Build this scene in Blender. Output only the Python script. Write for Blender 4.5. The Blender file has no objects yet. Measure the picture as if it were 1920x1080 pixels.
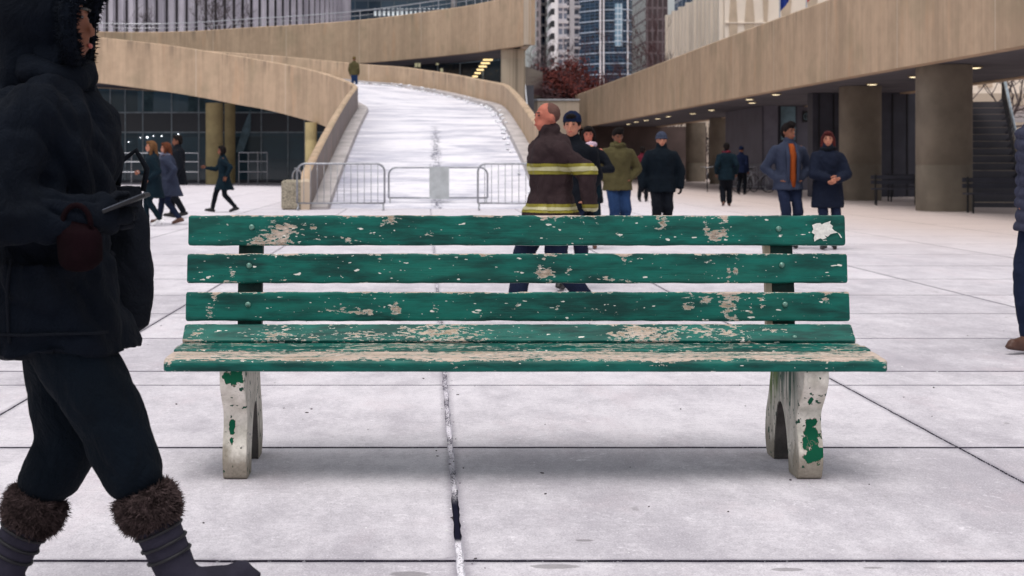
import bpy, math, random
import numpy as np
from mathutils import Vector, Matrix, noise
random.seed(7)
S = bpy.context.scene
C = S.collection
R = math.radians
PI = math.pi
# ------------------------------------------------------------------ camera
F = 2900.0; VX = 800.0; HY = 303.0; H = 1.2
cd = bpy.data.cameras.new('camera'); cam = bpy.data.objects.new('camera', cd); C.objects.link(cam)
cam.location = (0, 0, H); cam.rotation_euler = (R(90), 0, 0)
cd.sensor_width = 36; cd.lens = 36 * F / 1920
cd.shift_x = (960 - VX) / 1920; cd.shift_y = -(540 - HY) / 1920
cd.clip_end = 5000; cd.clip_start = 0.05
cd.dof.use_dof = True; cd.dof.focus_distance = 5.95; cd.dof.aperture_fstop = 6.8
S.camera = cam
def P(px, py, Y): return Vector(((px - VX) / F * Y, Y, H - (py - HY) / F * Y))
def GX(px, Y): return (px - VX) / F * Y
def GY(py): return F * H / (py - HY)
# ------------------------------------------------------------------ light
w = bpy.data.worlds.new('World'); S.world = w; w.use_nodes = True
nt = w.node_tree; bg = nt.nodes['Background']
sky = nt.nodes.new('ShaderNodeTexSky'); sky.sky_type = 'NISHITA'; sky.sun_disc = False
SUN_EL, SUN_AZ = R(72), R(200)
sky.sun_elevation = SUN_EL; sky.sun_rotation = SUN_AZ; sky.dust_density = 4.0; sky.air_density = 1.0; sky.ozone_density = 1.0
hs = nt.nodes.new('ShaderNodeHueSaturation'); hs.inputs['Saturation'].default_value = 0.22
nt.links.new(sky.outputs[0], hs.inputs['Color']); nt.links.new(hs.outputs[0], bg.inputs['Color'])
bg.inputs['Strength'].default_value = 0.13
sl = bpy.data.lights.new('sun', 'SUN'); sl.energy = 1.3; sl.angle = R(42); sl.color = (1.0, 0.95, 0.9)
so = bpy.data.objects.new('sun', sl); C.objects.link(so)
sd = Vector((math.sin(SUN_AZ) * math.cos(SUN_EL), math.cos(SUN_AZ) * math.cos(SUN_EL), math.sin(SUN_EL)))
so.rotation_euler = sd.to_track_quat('Z', 'Y').to_euler(); so.location = (0, 0, 30)
S.view_settings.view_transform = 'Standard'; S.view_settings.look = 'None'
S.view_settings.exposure = 0.15; S.view_settings.gamma = 1.0
S.render.engine = 'CYCLES'
# ------------------------------------------------------------------ node helper
def lin(r, g, b):
    f = lambda c: ((c / 255 + .055) / 1.055) ** 2.4 if c > 10 else c / 255 / 12.92
    return (f(r), f(g), f(b), 1)
class NT:
    def __init__(s, name, rough=.7, spec=.3, metal=0):
        s.m = bpy.data.materials.new(name); s.m.use_nodes = True; s.t = s.m.node_tree
        s.b = s.t.nodes['Principled BSDF']; s.b.inputs['Roughness'].default_value = rough
        s.b.inputs['Specular IOR Level'].default_value = spec; s.b.inputs['Metallic'].default_value = metal
        s.tc = s.t.nodes.new('ShaderNodeTexCoord')
    def n(s, ty): return s.t.nodes.new(ty)
    def L(s, a, b): s.t.links.new(a, b)
    def co(s, scale=(1, 1, 1), loc=(0, 0, 0), out='Object'):
        m = s.n('ShaderNodeMapping'); m.inputs['Scale'].default_value = scale; m.inputs['Location'].default_value = loc
        s.L(s.tc.outputs[out], m.inputs['Vector']); return m.outputs[0]
    def noise(s, scale=(1, 1, 1), detail=5, rough=.55, loc=(0, 0, 0), dist=0):
        x = s.n('ShaderNodeTexNoise'); x.inputs['Scale'].default_value = 1; x.inputs['Detail'].default_value = detail
        x.inputs['Roughness'].default_value = rough; x.inputs['Distortion'].default_value = dist
        s.L(s.co(scale, loc), x.inputs['Vector']); return x.outputs['Fac']
    def math(s, op, a, b=None, clamp=False):
        x = s.n('ShaderNodeMath'); x.operation = op; x.use_clamp = clamp
        for i, v in enumerate((a, b)):
            if v is None: continue
            if isinstance(v, (int, float)): x.inputs[i].default_value = v
            else: s.L(v, x.inputs[i])
        return x.outputs[0]
    def ramp(s, f, a, b):   # smooth 0..1 between a and b
        x = s.n('ShaderNodeMapRange'); x.interpolation_type = 'SMOOTHSTEP'
        x.inputs['From Min'].default_value = a; x.inputs['From Max'].default_value = b
        s.L(f, x.inputs['Value']); return x.outputs[0]
    def mix(s, f, a, b, ty='MIX'):
        x = s.n('ShaderNodeMix'); x.data_type = 'RGBA'; x.blend_type = ty
        for i, v in ((0, f), (6, a), (7, b)):
            if isinstance(v, (int, float)): x.inputs[i].default_value = v
            elif isinstance(v, tuple): x.inputs[i].default_value = v
            else: s.L(v, x.inputs[i])
        return x.outputs[2]
    def bump(s, h, strength=.3, dist=.01):
        x = s.n('ShaderNodeBump'); x.inputs['Strength'].default_value = strength; x.inputs['Distance'].default_value = dist
        s.L(h, x.inputs['Height']); s.L(x.outputs[0], s.b.inputs['Normal'])
    def col(s, c):
        if isinstance(c, tuple): s.b.inputs['Base Color'].default_value = c
        else: s.L(c, s.b.inputs['Base Color'])
    def sep(s, out='Object'):
        x = s.n('ShaderNodeSeparateXYZ'); s.L(s.tc.outputs[out], x.inputs[0]); return x.outputs
def M_simple(name, c, rough=.7, spec=.3, metal=0, var=.25, sc=4, bump=0.0, bs=60):
    k = NT(name, rough, spec, metal)
    n1 = k.noise((sc,) * 3, 5)
    d = tuple(max(0, v * (1 - var)) for v in c[:3]) + (1,); u = tuple(min(1, v * (1 + var)) for v in c[:3]) + (1,)
    k.col(k.mix(k.ramp(n1, .3, .7), d, u))
    if bump: k.bump(k.noise((bs,) * 3, 4), bump, .01)
    return k.m
def M_emit(name, c, st):
    k = NT(name); k.col((.8, .8, .8, 1)); k.b.inputs['Emission Color'].default_value = c; k.b.inputs['Emission Strength'].default_value = st
    return k.m
def M_cloth(name, c, var=.2, rough=.9):
    k = NT(name, rough, .15)
    n1 = k.noise((7, 7, 5), 4); n2 = k.noise((160, 160, 160), 2)
    d = tuple(v * (1 - var) for v in c[:3]) + (1,); u = tuple(min(1, v * (1 + var)) for v in c[:3]) + (1,)
    k.col(k.mix(k.math('ADD', k.math('MULTIPLY', k.ramp(n1, .3, .7), .6), k.math('MULTIPLY', n2, .4)), d, u))
    wr_ = k.noise((13, 13, 9), 4, .6, loc=(1, 1, 1), dist=1.2); k.bump(k.math('ADD', k.math('MULTIPLY', n2, .12), wr_), .55, .03)
    pass
    return k.m
# concrete of the walkways: board marks, vertical streaks, panel joints along the wall length (UV x)
def M_wall(name, c, joint=6.0, streak=1.0):
    k = NT(name, .85, .2)
    fine = k.noise((9, 9, .25), 5, .6); broad = k.noise((.8, .8, .12), 4); spot = k.noise((2.5, 2.5, 2.5), 6, .65)
    board = k.noise((34, 34, .05), 2, .5); spk = k.noise((45, 45, 45), 3)
    dark = tuple(v * .74 for v in c[:3]) + (1,); lite = tuple(min(1, v * 1.14) for v in c[:3]) + (1,)
    f = k.math('ADD', k.math('MULTIPLY', fine, .24 * streak), k.math('MULTIPLY', broad, .38))
    f = k.math('ADD', f, k.math('MULTIPLY', spot, .22)); f = k.math('ADD', f, k.math('MULTIPLY', board, .03 * streak))
    base = k.mix(k.ramp(f, .30, .60), dark, lite)
    rust = k.ramp(k.noise((1.7, 1.7, .3), 4, loc=(5, 2, 0)), .56, .72)
    base = k.mix(k.math('MULTIPLY', rust, .35), base, lin(196, 158, 126))
    moss = k.ramp(k.noise((.5, .5, .5), 4, loc=(1, 9, 4)), .52, .7)
    base = k.mix(k.math('MULTIPLY', moss, .3), base, lin(140, 132, 108))
    u = k.n('ShaderNodeUVMap'); sx = k.n('ShaderNodeSeparateXYZ'); k.L(u.outputs[0], sx.inputs[0])
    mo = k.math('MODULO', sx.outputs[0], joint); j = k.math('LESS_THAN', mo, .05)
    base = k.mix(k.math('MULTIPLY', j, .75), base, lin(200, 184, 165))
    # drips from the cap
    vv = sx.outputs[1]
    dr = k.math('MULTIPLY', k.ramp(k.noise((3.5, 3.5, .05), 3, .7, loc=(3, 3, 3)), .52, .66), k.ramp(vv, .9, .0))
    base = k.mix(k.math('MULTIPLY', dr, .5), base, lin(100, 90, 80))
    k.col(base); k.bump(k.math('ADD', k.math('MULTIPLY', board, .4), spk), .2, .02)
    return k.m
TAN = lin(190, 165, 140)
m_tan = M_wall('board_marked_concrete', TAN)
m_grey_wall = M_wall('grey_concrete', lin(146, 136, 134), 4.0, .6)
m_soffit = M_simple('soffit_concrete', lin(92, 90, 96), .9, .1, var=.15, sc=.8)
m_col = M_wall('column_concrete', lin(178, 166, 138), 50.0, .9)
m_dark = M_simple('dark_panel', lin(56, 56, 66), .6, .3, var=.2, sc=1.2)
m_dark2 = M_simple('dark_slate', lin(78, 78, 86), .6, .3, var=.15, sc=1)
m_steel = M_simple('galvanised_steel', lin(150, 152, 158), .4, .5, .7, var=.15, sc=9)
m_rail = M_simple('pale_rail', lin(185, 188, 195), .4, .5, .4, var=.1)
m_black = M_simple('black_paint', (.012, .012, .015, 1), .5, .3)
m_skin = M_simple('skin', lin(180, 120, 96), .55, .35, var=.12, sc=20)
m_skin2 = M_simple('skin_tan', lin(118, 72, 52), .55, .35, var=.12, sc=20)
m_skin3 = M_simple('skin_rosy', lin(176, 104, 86), .65, .25, var=.15, sc=16)
m_eye = M_simple('eye_dark', (.02, .012, .01, 1), .25, .5)
m_lip = M_simple('lip', lin(150, 75, 66), .5, .3)
# ------------------------------------------------------------------ mesh builder
class MB:
    def __init__(s): s.v = []; s.f = []; s.mi = []; s.uv = {}
    def add(s, vs, fs, mi=0):
        o = len(s.v); s.v += [tuple(v) for v in vs]; s.f += [tuple(i + o for i in f) for f in fs]; s.mi += [mi] * len(fs); return o
    def box(s, x0, x1, y0, y1, z0, z1, mi=0, M=None):
        vs = [Vector((x, y, z)) for x in (x0, x1) for y in (y0, y1) for z in (z0, z1)]
        if M: vs = [M @ v for v in vs]
        s.add(vs, [(0, 1, 3, 2), (4, 6, 7, 5), (0, 4, 5, 1), (2, 3, 7, 6), (0, 2, 6, 4), (1, 5, 7, 3)], mi)
    def cbox(s, x0, x1, y0, y1, z0, z1, c=.02, mi=0):   # chamfered box
        X = [(x0 + c, y0), (x1 - c, y0), (x1, y0 + c), (x1, y1 - c), (x1 - c, y1), (x0 + c, y1), (x0, y1 - c), (x0, y0 + c)]
        cx, cy = (x0 + x1) / 2, (y0 + y1) / 2
        def sh(k, z): return [(cx + (x - cx) * (1 - k / max(abs(x1 - x0) / 2, 1e-6)), cy + (y - cy) * (1 - k / max(abs(y1 - y0) / 2, 1e-6)), z) for x, y in X]
        rr = [sh(c, z0), sh(0, z0 + c), sh(0, z1 - c), sh(c, z1)]
        s.rings(rr, mi)
    def rings(s, rr, mi=0, cap=True):
        n = len(rr[0]); o = len(s.v)
        fs = []
        for i in range(len(rr) - 1):
            for j in range(n):
                k = (j + 1) % n
                fs.append((i * n + j, i * n + k, (i + 1) * n + k, (i + 1) * n + j))
        if cap:
            fs.append(tuple(reversed(range(n)))); fs.append(tuple(range((len(rr) - 1) * n, len(rr) * n)))
        s.add([p for r in rr for p in r], fs, mi)
    def tube(s, pts, r, n=8, mi=0, closed=False):
        pts = [Vector(p) for p in pts]; rs = r if isinstance(r, (list, tuple)) else [r] * len(pts)
        up = None; rr = []
        for i, p in enumerate(pts):
            if closed: d = pts[(i + 1) % len(pts)] - pts[i - 1]
            else: d = pts[min(i + 1, len(pts) - 1)] - pts[max(i - 1, 0)]
            d = d.normalized() if d.length > 1e-9 else Vector((0, 0, 1))
            if up is None: up = Vector((0, 0, 1)) if abs(d.z) < .9 else Vector((1, 0, 0))
            a = d.cross(up)
            if a.length < 1e-6: a = d.orthogonal()
            a.normalize(); b = a.cross(d).normalized(); up = b
            rr.append([p + a * math.cos(t) * rs[i] + b * math.sin(t) * rs[i] for t in [2 * PI * k / n for k in range(n)]])
        if closed: rr.append(rr[0])
        s.rings(rr, mi, not closed)
    def ell(s, c, r, M=None, nu=14, nv=9, mi=0):
        c = Vector(c); rr = []
        for i in range(1, nv):
            t = PI * i / nv
            ring = []
            for j in range(nu):
                p = 2 * PI * j / nu
                v = Vector((r[0] * math.sin(t) * math.cos(p), r[1] * math.sin(t) * math.sin(p), -r[2] * math.cos(t)))
                if M: v = M @ v
                ring.append(c + v)
            rr.append(ring)
        o = len(s.v); s.rings(rr, mi, False)
        a = Vector((0, 0, -r[2])); b = Vector((0, 0, r[2]))
        if M: a = M @ a; b = M @ b
        s.v += [tuple(c + a), tuple(c + b)]; q = len(s.v); L0 = o + (nv - 2) * nu
        for j in range(nu):
            k = (j + 1) % nu
            s.f.append((q - 2, o + k, o + j)); s.f.append((q - 1, L0 + j, L0 + k)); s.mi += [mi, mi]
    def limb(s, p0, p1, r0, r1, n=12, mi=0, flat=1.0, side=None):
        p0 = Vector(p0); p1 = Vector(p1); d = (p1 - p0); L = max(d.length, 1e-5); d = d / L
        a = Vector(side) if side else d.orthogonal()
        a = (a - d * a.dot(d)).normalized(); b = d.cross(a)
        rr = []
        for t in (-.95, -.7, -.35, 0):
            k = math.sqrt(max(0, 1 - t * t)); rr.append((p0 + d * r0 * t, r0 * k))
        for t in (.25, .5, .75): rr.append((p0 + d * L * t, r0 + (r1 - r0) * t))
        for t in (0, .35, .7, .95):
            k = math.sqrt(max(0, 1 - t * t)); rr.append((p1 + d * r1 * t, r1 * k))
        s.rings([[c + a * math.cos(q) * r + b * math.sin(q) * r * flat for q in [2 * PI * k / n for k in range(n)]] for c, r in rr], mi)
    def lathe(s, prof, c=(0, 0, 0), n=24, mi=0):
        c = Vector(c)
        s.rings([[c + Vector((r * math.cos(2 * PI * k / n), r * math.sin(2 * PI * k / n), z)) for k in range(n)] for r, z in prof], mi)
    def mesh(s, name, smooth=False):
        me = bpy.data.meshes.new(name); me.from_pydata(s.v, [], s.f)
        me.polygons.foreach_set('material_index', s.mi)
        if s.uv:
            ul = me.uv_layers.new(name='UVMap')
            for p in me.polygons:
                for li, vi in zip(p.loop_indices, p.vertices): ul.data[li].uv = s.uv.get(vi, (0, 0))
        if smooth: me.polygons.foreach_set('use_smooth', [True] * len(me.polygons))
        me.update(); return me
    def build(s, name, mats, parent=None, smooth=False, auto=None):
        me = s.mesh(name, smooth)
        for m in (mats if isinstance(mats, (list, tuple)) else [mats]): me.materials.append(m)
        return link(name, me, parent, auto)
def link(name, me, parent=None, auto=None):
    o = bpy.data.objects.new(name, me); C.objects.link(o); o.parent = parent
    if auto:
        me.polygons.foreach_set('use_smooth', [True] * len(me.polygons)); me.set_sharp_from_angle(angle=R(auto))
    return o
def thing(name, label, cat, loc=(0, 0, 0), rz=0, group=None):
    o = bpy.data.objects.new(name, None); C.objects.link(o); o.empty_display_size = .2
    o.location = loc; o.rotation_euler = (0, 0, rz); o['label'] = label; o['category'] = cat
    if group: o['group'] = group
    return o
def tag(o, label, cat, group=None):
    o['label'] = label; o['category'] = cat
    if group: o['group'] = group
    return o
def struct(o, k='structure'): o['kind'] = k; return o
def dup(root, loc, rz, label=None, group=None):
    r = root.copy(); C.objects.link(r); r.location = loc; r.rotation_euler = (0, 0, rz)
    if label: r['label'] = label
    if group: r['group'] = group
    for ch in list(root.children):
        c = ch.copy(); C.objects.link(c); c.parent = r
        for g in ch.children:
            d = g.copy(); C.objects.link(d); d.parent = c
    return r
def catmull(pts, k=5):
    out = []; n = len(pts)
    A = [np.array(p, float) for p in pts]
    for i in range(n - 1):
        p0, p1, p2, p3 = A[max(i - 1, 0)], A[i], A[i + 1], A[min(i + 2, n - 1)]
        for j in range(k):
            t = j / k
            out.append(.5 * ((2 * p1) + (-p0 + p2) * t + (2 * p0 - 5 * p1 + 4 * p2 - p3) * t * t + (-p0 + 3 * p1 - 3 * p2 + p3) * t ** 3))
    out.append(A[-1]); return out
def wall_strip(path, th, side, cap=.04):
    """path: list (x,y,ztop,zbot); th thickness to side (+1 = right of travel)"""
    mb = MB(); rr = []; s = 0; prev = None
    for i, p in enumerate(path):
        a = path[max(i - 1, 0)]; b = path[min(i + 1, len(path) - 1)]
        d = Vector((b[0] - a[0], b[1] - a[1])).normalized(); nrm = Vector((d.y, -d.x)) * side
        q = Vector((p[0], p[1])); o = q + nrm * th
        c = cap
        ring = [(q.x, q.y, p[3]), (q.x, q.y, p[2] - c), (q.x + nrm.x * c, q.y + nrm.y * c, p[2]),
                (o.x - nrm.x * c, o.y - nrm.y * c, p[2]), (o.x, o.y, p[2] - c), (o.x, o.y, p[3])]
        if prev is not None: s += (q - prev).length
        prev = q; base = len(mb.v) + len(rr) * 6
        for k in range(6): mb.uv[len(rr) * 6 + k] = (s, p[2] - ring[k][2])
        rr.append(ring)
    if side < 0: pass
    mb.rings(rr)
    return mb
# ------------------------------------------------------------------ ground: slabs with real grooves
XJ = [(.1, .012)] + [(x, .006) for x in (-2.02, 2.23, 4.85, 7.3)]
XJ += [(-2.02 - 2.3 * i, .007) for i in range(1, 22)] + [(7.3 + 2.3 * i, .007) for i in range(1, 12)]
YJ = [(2.8, .008), (4.647, .013), (6.49, .013), (8.3, .006), (8.85, .01), (10.5, .008), (12.2, .008), (13.9, .008), (15.8, .008), (17.8, .009), (20, .009), (22.5, .009)]
YJ += [(22.5 + 2.4 * i, .009) for i in range(1, 30)]
def axis(joints, fa, fb, st, far):
    L = {}
    t = fa
    while t < fb: L[round(t, 4)] = (None, 0); t += st
    for j, wd in joints:
        for k in list(L):
            if abs(k - j) < wd + .05: del L[k]
        L[j - wd - .045] = (None, 0); L[j + wd + .045] = (None, 0); L[j - wd] = (j, -1); L[j - wd + .003] = (j, 0); L[j + wd - .003] = (j, 0); L[j + wd] = (j, 1)
    for f in far: L[f] = (None, 0)
    return sorted(L.items())
XA = axis(XJ, -3.4, 4.6, .045, [-1500, -300, -80, 60, 300, 1500])
YA = axis(YJ, 2.9, 13.5, .05, [-100, -10, 110, 300, 1500])
gv = []; gd = []
inx = lambda x: -3.4 < x < 4.6
for (y, (jy, ey)) in YA:
    for (x, (jx, ex)) in XA:
        X, Yy, Z = x, y, 0.0
        if jx is not None:
            k = 1 if ex else -1
            if ex == 0: Z = -.014
            if 2.9 < y < 13.5: X += (noise.noise(Vector((x * 3, y * 9, 1))) * .0045 + noise.noise(Vector((ex * 7, y * 30, 5))) * .004) * (1 if abs(jx - .1) < .01 else .6)
        if jy is not None:
            if ey == 0: Z = -.014
            if inx(x): Yy += noise.noise(Vector((x * 6, y, 3))) * .004 + noise.noise(Vector((x * 28, ey * 5 + y, 8))) * .003
        gv.append((X, Yy, Z)); gd.append(1.0 if (jx is not None or jy is not None) else 0.0)
nx = len(XA); gf = []; gm = []
for j in range(len(YA) - 1):
    for i in range(nx - 1):
        gf.append((j * nx + i, j * nx + i + 1, (j + 1) * nx + i + 1, (j + 1) * nx + i))
        gx = XA[i][1][0] is not None and XA[i][1][0] == XA[i + 1][1][0]
        gy = YA[j][1][0] is not None and YA[j][1][0] == YA[j + 1][1][0]
        gm.append(2 if gy and not gx else (1 if gx else 0))
XE = sorted(j for j, _ in XJ); YE = sorted(j for j, _ in YJ)
k = NT('square_concrete', .75, .25)
big = k.noise((1.1, .6, 1), 5, .6); mid = k.noise((6.5, 3.2, 1), 6, .72, loc=(3, 1, 0)); fin = k.noise((60, 60, 60), 4, .7); sp = k.noise((150, 110, 1), 3, .75); sp2 = k.noise((38, 30, 1), 4, .75, loc=(3, 3, 0))
f = k.math('ADD', k.math('MULTIPLY', big, .38), k.math('MULTIPLY', mid, .34)); f = k.math('ADD', f, k.math('MULTIPLY', sp2, .28))
sy = k.sep()
# tone differs a little from slab to slab
def idx(o, E):
    t = None
    for e_ in E:
        g_ = k.math('GREATER_THAN', o, e_); t = g_ if t is None else k.math('ADD', t, g_)
    return t
wn = k.n('ShaderNodeTexWhiteNoise'); wn.noise_dimensions = '2D'; cb = k.n('ShaderNodeCombineXYZ')
k.L(idx(sy[0], [e_ for e_ in XE if -12 < e_ < 14]), cb.inputs[0]); k.L(idx(sy[1], [e_ for e_ in YE if e_ < 30]), cb.inputs[1]); k.L(cb.outputs[0], wn.inputs['Vector'])
f = k.math('ADD', f, k.math('MULTIPLY', k.math('SUBTRACT', wn.outputs['Value'], .5), .11))
c0 = k.mix(k.ramp(f, .36, .64), lin(174, 169, 177), lin(222, 217, 223))
c0 = k.mix(k.math('MULTIPLY', k.ramp(k.noise((2.6, 1.2, 1), 6, .75, loc=(8, 4, 0)), .5, .72), .5), c0, lin(160, 154, 164))
c0 = k.mix(k.math('MULTIPLY', k.ramp(k.noise((1.9, .8, 1), 5, .7, loc=(1, 14, 0)), .52, .72), .3), c0, lin(206, 190, 196))
c0 = k.mix(k.math('MULTIPLY', k.ramp(sp, .53, .68), .5), c0, lin(122, 117, 126))
c0 = k.mix(k.math('MULTIPLY', k.ramp(sp, .46, .33), .5), c0, lin(238, 234, 240))
c0 = k.mix(k.math('MULTIPLY', k.ramp(k.noise((5, 2.2, 1), 3, .6, loc=(2, 7, 0)), .70, .74), .5), c0, lin(130, 125, 128))
c0 = k.mix(k.ramp(k.noise((26, 22, 1), 1, .4, loc=(9, 3, 0)), .84, .855), c0, lin(96, 92, 98))
# thin scuff lines
sc_ = k.math('ABSOLUTE', k.math('SUBTRACT', k.noise((1.6, 2.4, 1), 2, .5, loc=(6, 2, 0)), .5))
c0 = k.mix(k.math('MULTIPLY', k.math('MULTIPLY', k.ramp(sc_, .006, .0), k.ramp(sp2, .5, .6)), .6), c0, lin(236, 232, 238))
# damp round marks
for (bx, by, rx, ry) in ((.379, 4.585, .075, .028), (-.05, 4.50, .06, .03), (1.06, 4.55, .05, .02), (1.32, 4.57, .03, .012), (.50, 4.9, .03, .015)):
    dx = k.math('DIVIDE', k.math('SUBTRACT', sy[0], bx), rx); dy = k.math('DIVIDE', k.math('SUBTRACT', sy[1], by), ry)
    dd2 = k.math('ADD', k.math('ADD', k.math('MULTIPLY', dx, dx), k.math('MULTIPLY', dy, dy)), k.math('MULTIPLY', sp2, .8))
    c0 = k.mix(k.math('MULTIPLY', k.ramp(dd2, 1.5, 1.1), .6), c0, lin(112, 108, 110))
at_ = k.n('ShaderNodeAttribute'); at_.attribute_name = 'dirt'
dm = k.math('MULTIPLY', k.ramp(k.math('ADD', at_.outputs['Fac'], k.math('MULTIPLY', k.math('SUBTRACT', sp2, .5), 1.6)), .35, 1.1), .55)
c0 = k.mix(dm, c0, lin(112, 106, 120))
c0 = k.mix(k.math('MULTIPLY', k.ramp(sy[1], 9, 30), .45), c0, lin(226, 220, 228))
c0 = k.mix(k.math('MULTIPLY', k.math('MULTIPLY', k.ramp(sy[0], 4.5, 10), k.ramp(sy[1], 14, 30)), .72), c0, lin(192, 172, 160))
k.col(c0); k.bump(k.math('ADD', k.math('MULTIPLY', fin, 1.0), k.math('MULTIPLY', sp, .9)), .5, .004)
m_ground = k.m
k = NT('joint_dirt', .95, .1)
k.col(k.mix(k.ramp(k.noise((70, 200, 90), 3, .6), .6, .7), lin(50, 46, 58), lin(150, 146, 154))); m_joint2 = k.m
k = NT('joint_grit', .95, .1)
a = k.noise((150, 110, 90), 3, .65); b = k.noise((3, 3.5, 1), 3); so_ = k.sep()
c = k.mix(k.ramp(k.math('ADD', k.math('MULTIPLY', a, .8), k.math('MULTIPLY', b, .5)), .56, .7), lin(78, 74, 88), lin(222, 218, 226))
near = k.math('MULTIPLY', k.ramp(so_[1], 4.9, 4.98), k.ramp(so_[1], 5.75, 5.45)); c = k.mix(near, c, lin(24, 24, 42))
c = k.mix(k.math('MULTIPLY', k.ramp(k.math('ADD', so_[1], k.math('MULTIPLY', a, .3)), 5.12, 4.98), k.ramp(a, .36, .5)), c, lin(226, 224, 230))
side = k.math('GREATER_THAN', k.math('ABSOLUTE', k.math('SUBTRACT', so_[0], .1)), .3); c = k.mix(side, c, k.mix(k.ramp(a, .5, .62), lin(64, 60, 72), lin(176, 172, 180)))
k.col(c)
m_joint = k.m
me = bpy.data.meshes.new('ground'); me.from_pydata(gv, [], gf); me.polygons.foreach_set('material_index', gm)
me.materials.append(m_ground); me.materials.append(m_joint); me.materials.append(m_joint2); me.update(); me.attributes.new('dirt', 'FLOAT', 'POINT').data.foreach_set('value', gd)
struct(link('ground', me))
rnd = random.Random(12); mb = MB()
for i in range(230):
    y = rnd.uniform(4.2, 13); x = rnd.uniform(-2.6, 4.2); s_ = rnd.uniform(.0014, .0036) * (1 + y / 16)
    if rnd.random() < .35: x = .1 + rnd.gauss(0, .03)
    mb.ell((x, y, s_ * .4), (s_ * rnd.uniform(.8, 2.6), s_, s_ * .6), Matrix.Rotation(rnd.uniform(0, 3), 3, 'Z'), 6, 4, 0 if rnd.random() < .6 else 1)
o = struct(mb.build('grit', [M_simple('dark_grit', lin(70, 64, 66), .9), M_simple('salt', lin(236, 234, 238), .8)]), 'stuff'); o['label'] = 'scattered grit and salt grains on the slabs'
# ------------------------------------------------------------------ park bench
def M_paint(name, thr, woodtint=(1, 1, 1)):
    k = NT(name, .42, .28)
    at = k.n('ShaderNodeAttribute'); at.attribute_name = 'wear'; wv = at.outputs['Fac']
    nA = k.noise((9, 30, 30), 6, .65, dist=.6); nB = k.noise((45, 110, 110), 4, .6); nC = k.noise((2.2, 7, 7), 3, loc=(7, 1, 2)); nD = k.noise((22, 60, 60), 2, .5, loc=(4, 4, 1))
    s = k.math('ADD', k.math('MULTIPLY', nA, .62), k.math('MULTIPLY', nB, .56))
    s = k.math('ADD', s, k.math('MULTIPLY', nC, .2)); s = k.math('ADD', s, wv)
    bare = k.ramp(s, thr, thr + .02); rim = k.ramp(s, thr - .016, thr - .004)
    chip = k.math('MAXIMUM', k.ramp(nD, .70, .715), k.ramp(k.noise((60, 120, 120), 2, .5, loc=(4, 9, 1)), .745, .755))
    gr = k.noise((4, 190, 190), 5, .7); gr2 = k.noise((9, 420, 420), 2, .5)
    wood = k.mix(k.ramp(k.math('ADD', k.math('MULTIPLY', gr, .45), k.math('MULTIPLY', nB, .55)), .4, .62), lin(92, 78, 64), lin(196, 178, 162))
    wood = k.mix(k.math('MULTIPLY', k.ramp(k.noise((7, 14, 14), 4, .6, loc=(3, 8, 8)), .45, .62), .55), wood, lin(140, 122, 96))
    wood = k.mix(k.math('MULTIPLY', k.ramp(nA, .55, .8), .4), wood, lin(224, 210, 198))
    wood = k.mix(k.math('MULTIPLY', k.ramp(wv, .2, .3), .5), wood, lin(222, 202, 191))
    wood = k.mix(k.math('MULTIPLY', k.ramp(gr2, .62, .8), .8), wood, lin(60, 52, 44))
    wood = k.mix(k.ramp(k.noise((20, 50, 50), 3, .6, loc=(1, 5, 5)), .66, .72), wood, lin(40, 96, 78))
    gre = k.mix(k.ramp(k.noise((5, 22, 22), 5, .6, loc=(2, 2, 6)), .3, .7), lin(0, 56, 52), lin(2, 101, 90))
    gre = k.mix(k.math('MULTIPLY', k.ramp(gr, .55, .75), .55), gre, lin(2, 50, 44))
    gre = k.mix(k.math('MULTIPLY', k.ramp(nC, .5, .68), .35), gre, lin(28, 112, 98))
    col = k.mix(rim, gre, lin(206, 204, 196)); col = k.mix(bare, col, wood); col = k.mix(chip, col, lin(222, 218, 210))
    k.col(col)
    k.L(k.math('ADD', k.math('MULTIPLY', bare, .4), .46), k.b.inputs['Roughness'])
    crack = k.ramp(k.noise((3, 120, 120), 4, .7, loc=(0, 3, 9)), .63, .68)
    h = k.math('SUBTRACT', k.math('MULTIPLY', gr, .5), k.math('MULTIPLY', bare, .8)); h = k.math('SUBTRACT', h, k.math('MULTIPLY', crack, .6))
    k.bump(h, .55, .004)
    return k.m
m_paint = M_paint('peeling_green_paint', .915)
BX0, BX1 = -.967, 1.698
bench = thing('park_bench', 'long park bench with peeling green slats and worn white concrete legs', 'bench', (0, 0, 0))
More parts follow.
